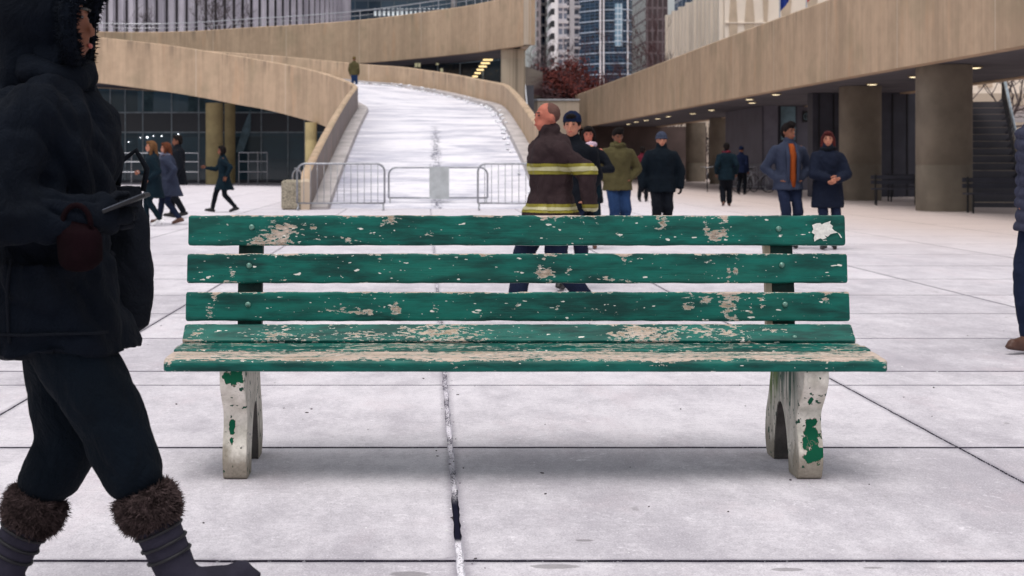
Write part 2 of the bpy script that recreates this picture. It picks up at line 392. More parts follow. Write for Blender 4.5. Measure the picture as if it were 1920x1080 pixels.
def slat(name, Y, Z, hgt, thk, tilt, patches, edge_top=.2, edge_bot=.06, base=0., seed=0, round_front=.006, fn=None, x0=BX0, x1=BX1):
    """cross-section: height axis b (up), thickness axis a (towards the camera = -Y). tilt leans the top away."""
    r = round_front
    h2, t2 = hgt / 2, thk / 2
    prof = []
    nf = 12
    for i in range(nf + 1): prof.append((t2, -h2 + r + (hgt - 2 * r) * i / nf))
    prof += [(t2 - r * .3, h2 - r * .3), (t2 - r, h2), (0, h2), (-t2 + .004, h2), (-t2, h2 - .004), (-t2, 0), (-t2, -h2 + .004), (-t2 + .004, -h2), (0, -h2), (t2 - r, -h2), (t2 - r * .3, -h2 + r * .3)]
    nX = 300; mb = MB(); rr = []; wear = []
    ct, stt = math.cos(tilt), math.sin(tilt)
    xs = [x0, x0 + .004] + [x0 + .004 + (x1 - x0 - .008) * i / nX for i in range(1, nX)] + [x1 - .004, x1]
    for i, x in enumerate(xs):
        sc = .9 if i in (0, len(xs) - 1) else 1
        ring = []
        for (a, b) in prof:
            a_, b_ = a * sc, b * sc
            if i in (0, 1, len(xs) - 1, len(xs) - 2): b_ *= .985
            wob = noise.noise(Vector((x * 1.3, b * 20 + seed, seed))) * .0008 + noise.noise(Vector((x * 9, b * 60, seed))) * .0007
            if abs(b) > h2 - r * 1.1:
                b_ += noise.noise(Vector((x * 14, seed * 3, b * 10))) * .002 + min(0, noise.noise(Vector((x * 5, seed * 9, 1))) + .25) * .008 * (1 if b > 0 else -1)
            ring.append(Vector((x, Y - (a_ + wob) * ct + b_ * stt, Z + b_ * ct + (a_) * stt)))
            v = (h2 - b) / hgt   # 0 at the top
            wv = base
            if fn: wv += fn(x, v, a / t2)
            else:
                wv += edge_top * max(0, 1 - v / .09) + edge_bot * max(0, 1 - (1 - v) / .1)
                de = min(x - x0, x1 - x); wv += .1 * max(0, 1 - de / .012)
            for (px, vv, rx, ry, st) in patches:
                cx = GX(px, Y); d = ((x - cx) / (rx * Y / F)) ** 2 + ((v - vv) / ry) ** 2
                if d < 4: wv += st * .92 * math.exp(-d * .9)
            if a <= 0: wv += -.02
            wear.append(wv)
        rr.append(ring)
    rr.reverse(); n = len(prof); wear = [w_ for i in reversed(range(len(xs))) for w_ in wear[i * n:(i + 1) * n]]
    mb.rings(rr)
    o = mb.build(name, m_paint, bench, auto=50)
    o.data.attributes.new('wear', 'FLOAT', 'POINT').data.foreach_set('value', wear)
    return o
m_bolt = M_simple('bolt_green', lin(104, 142, 130), .35, .5, .3, var=.4, sc=90)
def bolt(parent, px, py, Y, r=.0115):
    c = P(px, py, Y); mb = MB()
    rr = [[(c.x + q * math.cos(t), Y - z, c.z + q * math.sin(t)) for t in [2 * PI * i / 14 for i in range(14)]] for q, z in ((r, 0), (r * .95, .002), (r * .7, .0045), (r * .3, .006))]
    mb.rings(rr); mb.build('bolt', m_bolt, parent, smooth=True)
tl = R(6)
s1 = slat('backrest_slat', 6.295, .9195, .122, .04, tl, [(530, .55, 42, .42, .30), (420, .08, 60, .16, .1), (480, .85, 60, .12, .16), (603, .7, 17, .2, .16), (588, .45, 8, .12, .2), (645, .5, 14, .4, .2), (668, .85, 40, .12, .18), (700, .12, 50, .16, .1), (730, .25, 28, .15, .2), (807, .62, 11, .16, .2), (920, .12, 25, .2, .14), (1020, .1, 22, .25, .16), (1080, .1, 40, .2, .14), (1240, .35, 14, .25, .22), (1340, .72, 20, .22, .26), (1356, .3, 9, .4, .24), (1322, .4, 8, .3, .2), (1260, .1, 80, .14, .1), (1160, .65, 8, .1, .2)], seed=1, base=.004)
s2 = slat('backrest_slat', 6.262, .7675, .119, .04, tl, [(437, .65, 16, .35, .26), (520, .88, 45, .12, .18), (540, .03, 50, .1, .14), (710, .25, 9, .12, .22), (805, .5, 8, .12, .2), (910, .1, 14, .12, .2), (1020, .5, 24, .5, .3), (1065, .6, 11, .25, .24), (1170, .12, 14, .2, .2), (1130, .85, 40, .12, .2), (1330, .3, 16, .18, .24), (1364, .5, 6, .5, .26), (1378, .55, 6, .35, .26), (1180, .88, 26, .12, .18), (1450, .9, 5, .1, .2)], seed=2, base=-.01)
s3 = slat('backrest_slat', 6.228, .6165, .117, .04, tl, [(395, .7, 11, .3, .2), (404, .15, 8, .2, .2), (640, .55, 34, .22, .26), (688, .68, 18, .16, .22), (742, .62, 11, .35, .3), (710, .5, 14, .1, .14), (815, .5, 9, .2, .2), (900, .85, 20, .12, .16), (970, .48, 9, .14, .2), (1045, .5, 9, .3, .18), (1110, .6, 32, .12, .2), (1155, .68, 12, .3, .22), (1290, .55, 14, .22, .24), (1322, .25, 9, .25, .2), (1365, .45, 26, .5, .22), (1405, .5, 8, .25, .22), (1425, .45, 9, .35, .2), (1550, .3, 10, .35, .26), (1360, .2, 60, .2, .12), (780, .03, 200, .1, .1)], seed=3)
s4 = slat('seat_slat', 6.165, .5065, .098, .038, R(52), [(720, .6, 190, .5, .13), (520, .55, 60, .5, .12), (1190, .6, 45, .5, .22), (1330, .5, 110, .5, .17), (850, .4, 80, .4, .08), (370, .6, 20, .5, .1)], seed=4, base=.05)
def seatwear(x, v, a):
    return .16 + .07 * noise.noise(Vector((x * 2, v, 1)))
for i, (yy, zz, sd_) in enumerate(((6.055, .4615, 5), (5.955, .4645, 6))):
    slat('seat_slat', yy, zz, .09, .04, R(86), [], seed=sd_, fn=seatwear)
def frontwear(x, v, a):
    # v: 0 back edge .. 1 front edge; rolled nose, bare on top, green on the lower face
    return .30 if a > 0 and v > -.1 else .0
# front seat slat with its rolled nose: its own profile
def front_slat():
    Yb, Yf, zt, zb = 5.905, 5.715, .474, .4235
    prof = []
    for i in range(9): prof.append((Yb + (Yf + .03 - Yb) * i / 8, zt - .004 * (i / 8) ** 2))
    for i in range(1, 9):
        t = PI / 2 * i / 8; prof.append((Yf + .03 - .03 * math.sin(t), zt - .004 - .022 * (1 - math.cos(t))))
    for i in range(1, 6): prof.append((Yf + .002 * i / 5, zt - .026 - (zt - .026 - zb - .004) * i / 5))
    prof += [(Yf + .006, zb), (Yf + .05, zb), (Yb, zb)]
    mb = MB(); rr = []; wear = []; n = len(prof); nX = 300
    xs = [BX0 - .006, BX0, ] + [BX0 + (BX1 - BX0) * i / nX for i in range(1, nX)] + [BX1, BX1 + .006]
    for i, x in enumerate(xs):
        e = i in (0, len(xs) - 1); ring = []
        cy, cz = (Yb + Yf) / 2, (zt + zb) / 2
        for j, (y, z) in enumerate(prof):
            dz = noise.noise(Vector((x * 1.5, y * 9, 3))) * .003 + noise.noise(Vector((x * 11, y * 40, 6))) * .001
            if e: y = cy + (y - cy) * .93; z = cz + (z - cz) * .8
            ring.append((x, y + dz * .4, z + dz))
            if j <= 10: wv = .27 + .05 * noise.noise(Vector((x * 3, j * .7, 9)))
            elif j <= 12: wv = .21 + .16 * noise.noise(Vector((x * 5, 2, 2)))
            elif j <= 14: wv = .07 + .14 * noise.noise(Vector((x * 5, 2, 2)))
            else: wv = .02
            if min(x - BX0, BX1 - x) < .02: wv += .16
            for px_, rx_ in ((860, 40), (1240, 60), (500, 30), (1560, 40), (350, 30)):
                if j > 8: wv += .08 * math.exp(-((x - GX(px_, 5.72)) / (rx_ * 5.72 / F)) ** 2)
            wear.append(wv)
        rr.append(ring)
    mb.rings(rr)
    o = mb.build('seat_slat', m_paint, bench, auto=45)
    o.data.attributes.new('wear', 'FLOAT', 'POINT').data.foreach_set('value', wear)
front_slat()
for px, py, s_, Y in ((472, 426, s1, 6.272), (1460, 429, s1, 6.272), (467, 498, s2, 6.24), (1466, 497, s2, 6.24), (465, 571, s3, 6.205), (1472, 571, s3, 6.205)):
    bolt(s_, px, py, Y)
bolt(s4, 1490, 634, 6.135)
# torn white sticker on the top slat, leaf-like with ragged rim
def flake(pts, Y, mat, parent, name, lift=.0015):
    mb = MB(); top = [P(px, py, Y - lift) for px, py in pts]; n = len(top)
    bot = [p + Vector((0, lift * .9, 0)) for p in top]
    mb.add(top + bot, [tuple(range(n)), tuple(reversed(range(n, 2 * n)))] + [(i, n + i, n + (i + 1) % n, (i + 1) % n) for i in range(n)])
    return mb.build(name, mat, parent)
m_paper = M_simple('weathered_paper', lin(232, 230, 224), .8, .2, var=.12, sc=70, bump=.4, bs=160)
flake([(1523, 422), (1530, 419), (1538, 418), (1541, 421), (1546, 418), (1553, 416), (1558, 414), (1556, 419), (1562, 424), (1560, 428), (1565, 433), (1571, 436), (1565, 437), (1557, 439), (1552, 444), (1546, 441), (1550, 446), (1543, 449), (1538, 447), (1531, 450), (1527, 453), (1526, 446), (1528, 440), (1522, 436), (1525, 430)], 6.268, m_paper, s1, 'torn_sticker')
flake([(1571, 436), (1575, 439), (1579, 446), (1577, 446), (1573, 440)], 6.268, m_paper, s1, 'torn_sticker')
# concrete legs
def M_leg(name, blobs, streak):
    k = NT(name, .8, .25)
    n1 = k.noise((14, 14, 10), 5, .6); n2 = k.noise((90, 90, 90), 4, .7); n3 = k.noise((38, 38, 30), 3, .5, loc=(2, 5, 1))
    c = k.mix(k.ramp(n1, .3, .7), lin(196, 190, 178), lin(236, 230, 220))
    c = k.mix(k.math('MULTIPLY', k.ramp(n2, .5, .7), .35), c, lin(158, 150, 138))
    s = k.sep()
    # grime by the foot
    gz = k.math('ADD', s[2], k.math('MULTIPLY', k.math('SUBTRACT', n1, .5), .22))
    c = k.mix(k.math('MULTIPLY', k.ramp(gz, .15, .05), .9), c, k.mix(n2, lin(92, 84, 74), lin(186, 176, 160)))
    chips = k.ramp(n3, .655, .67); c = k.mix(k.ramp(n3, .64, .655), c, lin(92, 86, 74)); c = k.mix(chips, c, lin(24, 78, 62))
    for (bx, by, bz, rx, ry, rz_) in blobs:
        v = k.n('ShaderNodeVectorMath'); v.operation = 'SUBTRACT'; k.L(k.tc.outputs['Object'], v.inputs[0]); v.inputs[1].default_value = (bx, by, bz)
        v2 = k.n('ShaderNodeVectorMath'); v2.operation = 'MULTIPLY'; k.L(v.outputs[0], v2.inputs[0]); v2.inputs[1].default_value = (1 / rx, 1 / ry, 1 / rz_)
        v3 = k.n('ShaderNodeVectorMath'); v3.operation = 'LENGTH'; k.L(v2.outputs[0], v3.inputs[0])
        d = k.math('ADD', v3.outputs['Value'], k.math('MULTIPLY', k.math('SUBTRACT', n3, .5), 2.4))
        c = k.mix(k.ramp(d, 1.08, 1.0), c, lin(120, 112, 98)); c = k.mix(k.ramp(d, 1.0, .96), c, lin(2, 88, 62))
    if streak:
        st = k.noise((1, 26, 2.2), 4, .6, loc=(0, 3, 0)); zz = k.ramp(k.math('ADD', s[2], k.math('MULTIPLY', st, -.9)), -.26, -.08)
        yy = k.math('MULTIPLY', k.ramp(s[1], 5.80, 5.92), k.ramp(s[2], .12, .3))
        g = k.mix(k.ramp(s[1], 6.12, 6.22), lin(10, 76, 62), lin(84, 112, 36))
        c = k.mix(k.math('MULTIPLY', k.math('MULTIPLY', zz, yy), .92), c, g)
    k.col(c); k.bump(k.math('SUBTRACT', n2, k.math('MULTIPLY', chips, .6)), .4, .005)
    return k.m
mlL = M_leg('left_leg_paint', [(-.715, 5.75, .40, .034, .2, .03), (-.735, 5.85, .20, .012, .2, .028), (-.735, 5.85, .15, .008, .2, .014)], False)
mlR = M_leg('right_leg_paint', [(1.45, 5.82, .17, .03, .2, .05), (1.425, 5.84, .14, .012, .2, .03), (1.46, 5.84, .1, .035, .2, .035), (1.44, 5.75, .30, .008, .2, .02)], True)
m_arch = M_simple('shaded_arch_concrete', lin(84, 80, 78), .9, .2, var=.3, sc=14, bump=.4)  # darker grey puts the shade inside the leg arch into its colour
def leg(x0, x1, mat, name='leg'):
    # side outline (Y, Z): S-shaped front, arch between the two feet
    front = catmull([(5.735, .4235), (5.742, .37), (5.79, .31), (5.842, .255), (5.848, .20), (5.82, .13), (5.815, .07), (5.835, .012)], 5)
    bottomf = [(5.85, 0), (5.975, 0)]
    arch = catmull([(5.985, .01), (6.0, .09), (6.035, .175), (6.085, .235), (6.13, .25), (6.175, .225), (6.205, .15), (6.225, .07), (6.235, .01)], 4)
    bottomr = [(6.245, 0), (6.36, 0)]
    back = catmull([(6.375, .015), (6.40, .08), (6.385, .17), (6.34, .25), (6.30, .34), (6.275, .44), (6.28, .47)], 4)
    top = [(6.14, .452), (6.13, .4385), (5.91, .4385), (5.905, .4235)]
    pts = [tuple(p) for p in front] + bottomf + [tuple(p) for p in arch] + bottomr + [tuple(p) for p in back] + top
    n = len(pts); b = .008
    cx = (x0 + x1) / 2
    import bmesh
    bm = bmesh.new()
    vs = [bm.verts.new((x0, y, z)) for y, z in pts]
    f = bm.faces.new(vs)
    r = bmesh.ops.extrude_face_region(bm, geom=[f])
    for v in r['geom']:
        if isinstance(v, bmesh.types.BMVert): v.co.x = x1
    bmesh.ops.recalc_face_normals(bm, faces=bm.faces)
    es = [e for e in bm.edges if len(e.link_faces) == 2 and e.calc_face_angle(0) > 1.2 and abs(e.verts[0].co.x - e.verts[1].co.x) < 1e-4]
    bmesh.ops.bevel(bm, geom=es, offset=.007, segments=2, affect='EDGES', clamp_overlap=True)
    me = bpy.data.meshes.new(name); bm.to_mesh(me); bm.free()
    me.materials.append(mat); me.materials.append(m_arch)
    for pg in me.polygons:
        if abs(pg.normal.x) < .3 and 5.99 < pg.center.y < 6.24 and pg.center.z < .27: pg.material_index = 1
    return link(name, me, bench, 40)
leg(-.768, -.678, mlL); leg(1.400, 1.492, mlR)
m_dgreen = M_simple('dark_green_support', lin(6, 50, 46), .6, .3, var=.5, sc=14, bump=.3)
for x0, x1 in ((-.765, -.668), (1.402, 1.49)):
    mb = MB(); rr = []
    for z, y in ((.43, 6.27), (.50, 6.26), (.62, 6.255), (.78, 6.287), (.93, 6.322), (.955, 6.327)):
        rr.append([(x0, y, z), (x1, y, z), (x1, y + .05, z), (x0, y + .05, z)])
    mb.rings(rr); mb.build('back_support', m_dgreen, bench)
mb = MB(); rr = []
for z, y in ((.46, 6.262), (.62, 6.258), (.78, 6.29), (.945, 6.325)):
    rr.append([(1.376, y, z), (1.400, y, z), (1.400, y + .04, z), (1.376, y + .04, z)])
mb.rings(rr); mb.build('back_support', m_col, bench)
# ------------------------------------------------------------------ ramp
Lp = [(-2.9, 38.7, .98, -.05), (-2.9, 46, 2.05, -.05), (-2.9, 54, 3.1, -.05), (-2.9, 60, 3.8, 1.0), (-2.9, 64.2, 4.25, 1.7), (-2.98, 66.3, 4.47, 1.95), (-3.54, 68.5, 4.81, 2.35),
      (-4.59, 70.8, 5.25, 2.86), (-5.97, 72.8, 5.67, 3.28), (-7.7, 74.5, 6.06, 3.72), (-9.14, 75.7, 6.37, 3.99), (-11.1, 76.8, 6.73, 4.38), (-13.8, 77.8, 7.16, 4.81), (-19, 79, 7.7, 5.4), (-30, 80, 8.2, 5.9)]
Rp = [(3.35, 38.7, .98, -.05), (3.35, 46, 2.1, -.05), (3.35, 53, 3.0, -.05), (3.35, 58.5, 3.65, .8), (3.38, 64, 4.2, 1.5), (3.24, 68.5, 4.65, 2.1), (2.57, 73, 5.05, 2.6),
      (1.39, 77.5, 5.56, 3.1), (0, 80.7, 5.96, 3.5), (-1.52, 83, 6.3, 3.8), (-3.5, 85, 6.56, 4.1), (-5.95, 86.3, 6.88, 4.4), (-9.4, 87, 7.23, 4.8), (-19, 88, 7.9, 5.4), (-30, 88.4, 8.3, 5.9)]
LL = catmull(Lp, 6); RR = catmull(Rp, 6)
ramp = thing('ramp', 'curving ramp rising between tan concrete parapets, dusted white with salt and snow', 'ramp', (0, 39, 0))
def off(o, p=ramp):
    o.parent = p; o.location = (-p.location.x, -p.location.y, -p.location.z); return o
# the near end of each parapet rounds down to the ground
def wall_end(path):
    p0 = path[0]; pre = []
    for t in (0, .25, .5, .75, 1): pre.append(np.array([p0[0], p0[1] - .35 + .35 * t, .70 + (p0[2] - .70) * math.sin(t * PI / 2) ** .8, p0[3]]))
    return pre + path[1:]
o = off(wall_strip(wall_end(LL), .22, -1).build('parapet', [m_tan, m_grey_wall], auto=30))
for pg in o.data.polygons:
    if pg.index % 6 == 0 and pg.center.y < 66.3 and pg.index < len(o.data.polygons) - 2: pg.material_index = 1
off(wall_strip(wall_end(RR), .26, 1).build('parapet', m_tan, auto=30))
# kerbs
m_kerb = M_simple('kerb_concrete', lin(178, 172, 172), .85, .2, var=.2, sc=1.5, bump=.3)
def kerb(path, side, wd, hh, wall_drop=1.08):
    mb = MB(); rr = []
    for i, p in enumerate(path):
        a = path[max(i - 1, 0)]; b = path[min(i + 1, len(path) - 1)]
        d = Vector((b[0] - a[0], b[1] - a[1])).normalized(); nr = Vector((d.y, -d.x)) * side
        z = p[2] - wall_drop
        q = Vector((p[0], p[1])); o = q + nr * wd
        rr.append([(q.x, q.y, z - .1), (q.x, q.y, z + hh), (o.x, o.y, z + hh), (o.x + nr.x * .03, o.y + nr.y * .03, z - .1)])
    mb.rings(rr); return mb
off(kerb(LL, 1, .42, .17).build('kerb', m_kerb)); off(kerb(RR, -1, .45, .17).build('kerb', m_kerb))
# floor
k = NT('salted_ramp', .6, .3)
a = k.noise((.35, .9, .9), 6, .65, dist=.4); b = k.noise((1.2, 7, 7), 5, .7, loc=(4, 0, 0)); sx = k.sep()
c = k.mix(k.ramp(k.math('ADD', k.math('MULTIPLY', a, .6), k.math('MULTIPLY', b, .4)), .37, .57), lin(176, 176, 192), lin(236, 233, 240))
wet = k.math('MULTIPLY', k.ramp(k.math('ADD', sx[0], k.math('MULTIPLY', b, 3.2)), 1.0, -1.2), k.ramp(b, .42, .56))
wet = k.math('MULTIPLY', wet, k.ramp(sx[1], 76, 50))
c = k.mix(k.math('MULTIPLY', wet, .8), c, lin(118, 118, 138))
crk = k.ramp(k.noise((.5, 9, 9), 4, .7, loc=(9, 9, 2)), .655, .68)
c = k.mix(k.math('MULTIPLY', crk, k.math('MULTIPLY', .55, k.ramp(sx[0], 2.5, .5))), c, lin(74, 74, 90))
xx = k.math('ABSOLUTE', k.math('SUBTRACT', k.math('ADD', sx[0], k.math('MULTIPLY', k.noise((2, 1.2, 1), 3), .5)), .55))
dr = k.math('MULTIPLY', k.ramp(xx, .22, .04), k.math('MULTIPLY', k.ramp(k.noise((14, 3, 3), 4, .7), .4, .6), k.ramp(sx[1], 60, 54)))
c = k.mix(k.math('MULTIPLY', dr, .95), c, lin(96, 96, 112))
k.col(c); k.bump(b, .2, .02); m_rampfloor = k.m
mb = MB(); nf = 8; rr = []
for l, r in zip(LL, RR):
    row = []
    for i in range(nf + 1):
        t = i / nf; row.append((l[0] + (r[0] - l[0]) * t, l[1] + (r[1] - l[1]) * t, (l[2] * (1 - t) + r[2] * t) - 1.08))
    rr.append(row)
vs = [p for r in rr for p in r]; n1 = nf + 1
mb.add(vs, [(i * n1 + j, i * n1 + j + 1, (i + 1) * n1 + j + 1, (i + 1) * n1 + j) for i in range(len(rr) - 1) for j in range(nf)])
floor = mb.build('floor', m_rampfloor); floor.data.polygons.foreach_set('use_smooth', [True] * len(floor.data.polygons)); floor.parent = ramp; floor.location = (0, -39, 0)
mb = MB(); vs = []
for l, r in zip(LL, RR): vs += [(l[0], l[1], l[3] + .04), (r[0], r[1], r[3] + .04)]
mb.add(vs, [(2 * i, 2 * i + 2, 2 * i + 3, 2 * i + 1) for i in range(len(LL) - 1)])
off(mb.build('underside', m_soffit))
# snow crumbs shovelled along the right kerb
mb = MB(); rnd = random.Random(3)
for i in range(150):
    t = rnd.random() ** .8 * 62; j = int(t); p = RR[j]
    z = p[2] - 1.08
    if z < 0: continue
    q = RR[j + 1]; d = Vector((q[0] - p[0], q[1] - p[1])).normalized(); nr = Vector((-d.y, d.x)); fr = t - j
    o = Vector((p[0] + (q[0] - p[0]) * fr, p[1] + (q[1] - p[1]) * fr)) + nr * rnd.uniform(.3, .75); z += (q[2] - p[2]) * fr
    s_ = rnd.uniform(.03, .12)
    mb.ell((o.x, o.y, z + .03 + (.15 if (o - Vector((p[0], p[1]))).length < .45 else 0)), (s_, s_ * rnd.uniform(.8, 2.5), s_ * .5), nu=7, nv=5)
m_snow = M_simple('snow', (.75, .76, .8, 1), .7, .3, var=.06)
o = mb.build('snow_crumbs', m_snow, smooth=True); struct(o, 'stuff')
o['label'] = 'crumbs of old snow along the right kerb of the ramp'
# ------------------------------------------------------------------ upper walkway behind the ramp
up = [(px, y_) for px, y_ in ((-300, 40), (235, 60), (487, 50), (675, 37), (852, 14), (927, 0), (992, -13))]
UP = [(GX(px, 8.5 * F / (HY - y_)), 8.5 * F / (HY - y_), 9.7, 7.1) for px, y_ in up]
UPc = catmull(UP, 5)
upper = thing('elevated_walkway', 'upper tan concrete walkway crossing behind the ramp, ending in a square edge', 'walkway', (0, 85, 0))
off(wall_strip(UPc, .35, -1).build('parapet', m_tan, auto=30), upper)
mb = MB(); vs = []
for p in UPc: vs += [(p[0] - .06, p[1] + .3, 7.16), (p[0] * (1 + 9 / p[1]) - .3, p[1] + 9, 7.16)]
mb.add(vs, [(2 * i, 2 * i + 1, 2 * i + 3, 2 * i + 2) for i in range(len(UPc) - 1)])
off(mb.build('soffit', m_soffit), upper)
e = UPc[-1]
mb = MB(); mb.box(e[0] - .25, e[0] + .1, e[1] + .02, e[1] + 9, 7.1, 9.69); off(mb.build('end_wall', m_grey_wall), upper)
mb = MB()
pts = [(p[0], p[1] + .2, 10.25) for p in UPc]; mb.tube(pts, .03, 6)
pts = [(p[0], p[1] + .2, 9.98) for p in UPc]; mb.tube(pts, .015, 5)
for p in UPc[::1]: mb.tube([(p[0], p[1] + .2, 9.65), (p[0], p[1] + .2, 10.25)], .02, 5)
off(mb.build('railing', m_rail), upper)
def column(name, label, x, y, r, z1, mat=m_col, group=None, sq=1.0, joint=2.2):
    mb = MB(); n = 28
    prof = [(r, 0)]
    z = joint
    while z < z1 - .3: prof += [(r, z - .03), (r * .985, z - .015), (r * .985, z + .015), (r, z + .03)]; z += joint
    prof.append((r, z1))
    mb.rings([[(x0_ * math.cos(2 * PI * k / n), x0_ * sq * math.sin(2 * PI * k / n), z_) for k in range(n)] for x0_, z_ in prof])
    o = mb.build(name, mat, auto=40); o.location = (x, y, 0); tag(o, label, 'column', group); return o
column('round_column', 'tall pale concrete column under the end of the upper walkway', GX(962, 81.5), 81.5, .64, 7.1)
# glazed hall under the upper walkway
def M_glass(name, c, cells=(3.0, 1.5), lw=.05, line=(.09, .13, .15, 1), var=.6, rough=.08, ax=0):
    k = NT(name, rough, .6); s = k.sep()
    u = k.math('DIVIDE', s[ax], cells[0]); v = k.math('DIVIDE', s[2], cells[1])
    wn = k.n('ShaderNodeTexWhiteNoise'); wn.noise_dimensions = '2D'; cb = k.n('ShaderNodeCombineXYZ')
    k.L(k.math('FLOOR', u), cb.inputs[0]); k.L(k.math('FLOOR', v), cb.inputs[1]); k.L(cb.outputs[0], wn.inputs['Vector'])
    d = tuple(x * (1 - var) for x in c[:3]) + (1,); e_ = tuple(min(1, x * (1 + var)) for x in c[:3]) + (1,)
    n1 = k.noise((.35, .35, .7), 4)
    f = k.math('ADD', k.math('MULTIPLY', wn.outputs['Value'], .6), k.math('MULTIPLY', n1, .4))
    col = k.mix(f, d, e_)
    lu = k.math('LESS_THAN', k.math('FRACT', u), lw / cells[0]); lv = k.math('LESS_THAN', k.math('FRACT', v), lw * 1.4 / cells[1])
    ln = k.math('MAXIMUM', lu, lv)
    col = k.mix(ln, col, line); k.col(col)
    k.L(k.math('ADD', k.math('MULTIPLY', ln, .4), rough), k.b.inputs['Roughness'])
    return k.m
m_glassdark = M_simple('dark_glass', lin(34, 44, 54), .12, .5, var=.5, sc=.25)
m_mull = M_simple('mullion', lin(128, 140, 148), .4, .5, .3)
m_curt = M_simple('curtain', lin(70, 92, 100), .8, .2, var=.3, sc=3)
hall = thing('glazed_hall', 'dark glazed hall with hanging yellow lights behind the ramp', 'building', (0, 92, 0))
mb = MB(); A = Vector((GX(560, 104), 104, 0)); B = Vector((GX(950, 90), 90, 0)); dv = B - A
mb.add([A, B, B + Vector((0, 0, 7.1)), A + Vector((0, 0, 7.1)), A + Vector((3, 12, 0)), B + Vector((3, 12, 0)), B + Vector((3, 12, 7.1)), A + Vector((3, 12, 7.1))],
       [(0, 1, 2, 3), (5, 4, 7, 6), (1, 5, 6, 2), (4, 0, 3, 7), (3, 2, 6, 7)])
off(mb.build('wall', m_glassdark), hall)
mb = MB()
for i in range(0, 11):
    p = A + dv * (i / 10); q = Vector((dv.y, -dv.x, 0)).normalized() * .06
    mb.box(p.x - .05, p.x + .05, p.y - .12, p.y - .01, 0, 7.08)
off(mb.build('mullions', m_mull), hall)
m_warm = M_emit('warm_lamp', (1, .72, .3, 1), 1.3)
for i in range(7):
    p = P(922 - i * 5.0, 106 + i * 6.2, 89.2 + i * .35); mb = MB(); ww = .38 - i * .03
    mb.box(p.x - ww, p.x + ww * .6, p.y - .03, p.y, p.z - .05, p.z + .045); off(mb.build('lamp', m_warm), hall)
for px, py in ((780, 122), (786, 122), (820, 118), (828, 132)):
    mb = MB(); p = P(px, py, 93.5); mb.box(p.x - .08, p.x + .08, p.y - .03, p.y, p.z - .12, p.z + .12); off(mb.build('lamp', M_emit('dim_lamp', (.8, .75, .35, 1), .25) if 'dim_lamp' not in bpy.data.materials else bpy.data.materials['dim_lamp']), hall)
# ------------------------------------------------------------------ glass hall at left below the ramp
lh = thing('glass_fronted_hall', 'dark glass fronted hall with white mullions under the curved ramp', 'building', (-15, 88, 0))
mb = MB(); mb.box(-34, -5.2, 88, 92, 0, 5.6); off(mb.build('wall', M_glass('hall_glass', lin(60, 84, 98), (2.35, 1.3), .01, lin(50, 60, 66), .75)), lh)
z1 = H + (HY - 248) * 88 / F; z2 = H + (HY - 211) * 88 / F; zt = 5.6
mb = MB()
for px in (207, 235, 268, 322, 373, 430, 490, 540, 571): x = GX(px, 88); mb.box(x - .03, x + .03, 87.93, 87.995, .05, zt)
for z in (z1, z2): mb.box(-34, -5.2, 87.91, 87.99, z - .035, z + .035)
off(mb.build('mullions', m_mull), lh)
m_band = M_simple('spandrel', lin(30, 36, 48), .3, .5, var=.15, sc=.4)
mb = MB(); mb.box(-34, -5.2, 87.96, 87.992, z1 + .04, z2 - .04); off(mb.build('spandrel', m_band), lh)
for px0, px1 in ((270, 287), (353, 370), (372, 384), (492, 503)):
    mb = MB(); n_ = 8
    for i in range(n_):
        x0 = GX(px0 + (px1 - px0) * i / n_, 88); x1 = GX(px0 + (px1 - px0) * (i + .8) / n_, 88); mb.box(x0, x1, 87.955, 87.99, z2 + .05, zt)
    off(mb.build('curtain', m_curt), lh)
m_stairp = M_simple('stair_panel', lin(96, 122, 134), .5, .4, var=.3, sc=2)
mb = MB(); pp = [P(470, 205, 87.9), P(470, 245, 87.9), P(456, 285, 87.9), P(442, 285, 87.9), P(455, 240, 87.9)]
mb.add(pp + [p + Vector((0, .05, 0)) for p in pp], [(0, 4, 3, 2, 1), (5, 6, 7, 8, 9)] + [(i, (i + 1) % 5, 5 + (i + 1) % 5, 5 + i) for i in range(5)])
off(mb.build('stair_panel', m_stairp), lh)
m_bulb = M_emit('white_bulb', (.9, .95, 1, 1), 6)
for px, py, r in ((241, 266, .04), (263, 258, .035), (276, 257.5, .07), (288, 255, .035), (303, 255, .04), (334, 252, .05), (220, 267, .04)):
    mb = MB(); p = P(px, py, 87.8); mb.ell(p, (r * .6, r * .6, r * .6), nu=8, nv=6); off(mb.build('lamp', m_bulb, smooth=True), lh)
mb = MB(); mb.box(-34, -5.2, 87.2, 87.9, .0, .15); off(mb.build('plinth', m_dark2), lh)
m_lcol = M_simple('ochre_concrete', lin(176, 160, 118), .85, .2, var=.16, sc=1.2, bump=.3, bs=20)
column('round_column', 'thick ochre column between the glass hall and the curved ramp', GX(402, 82), 82, .46, 4.3, m_lcol)
column('round_column', 'slimmer ochre column just right of the thick one', GX(431, 85), 85, .29, 4.4, m_lcol)
column('round_column', 'ochre column close beside the foot of the ramp parapet', GX(583, 71), 71, .27, 3.0, m_lcol)
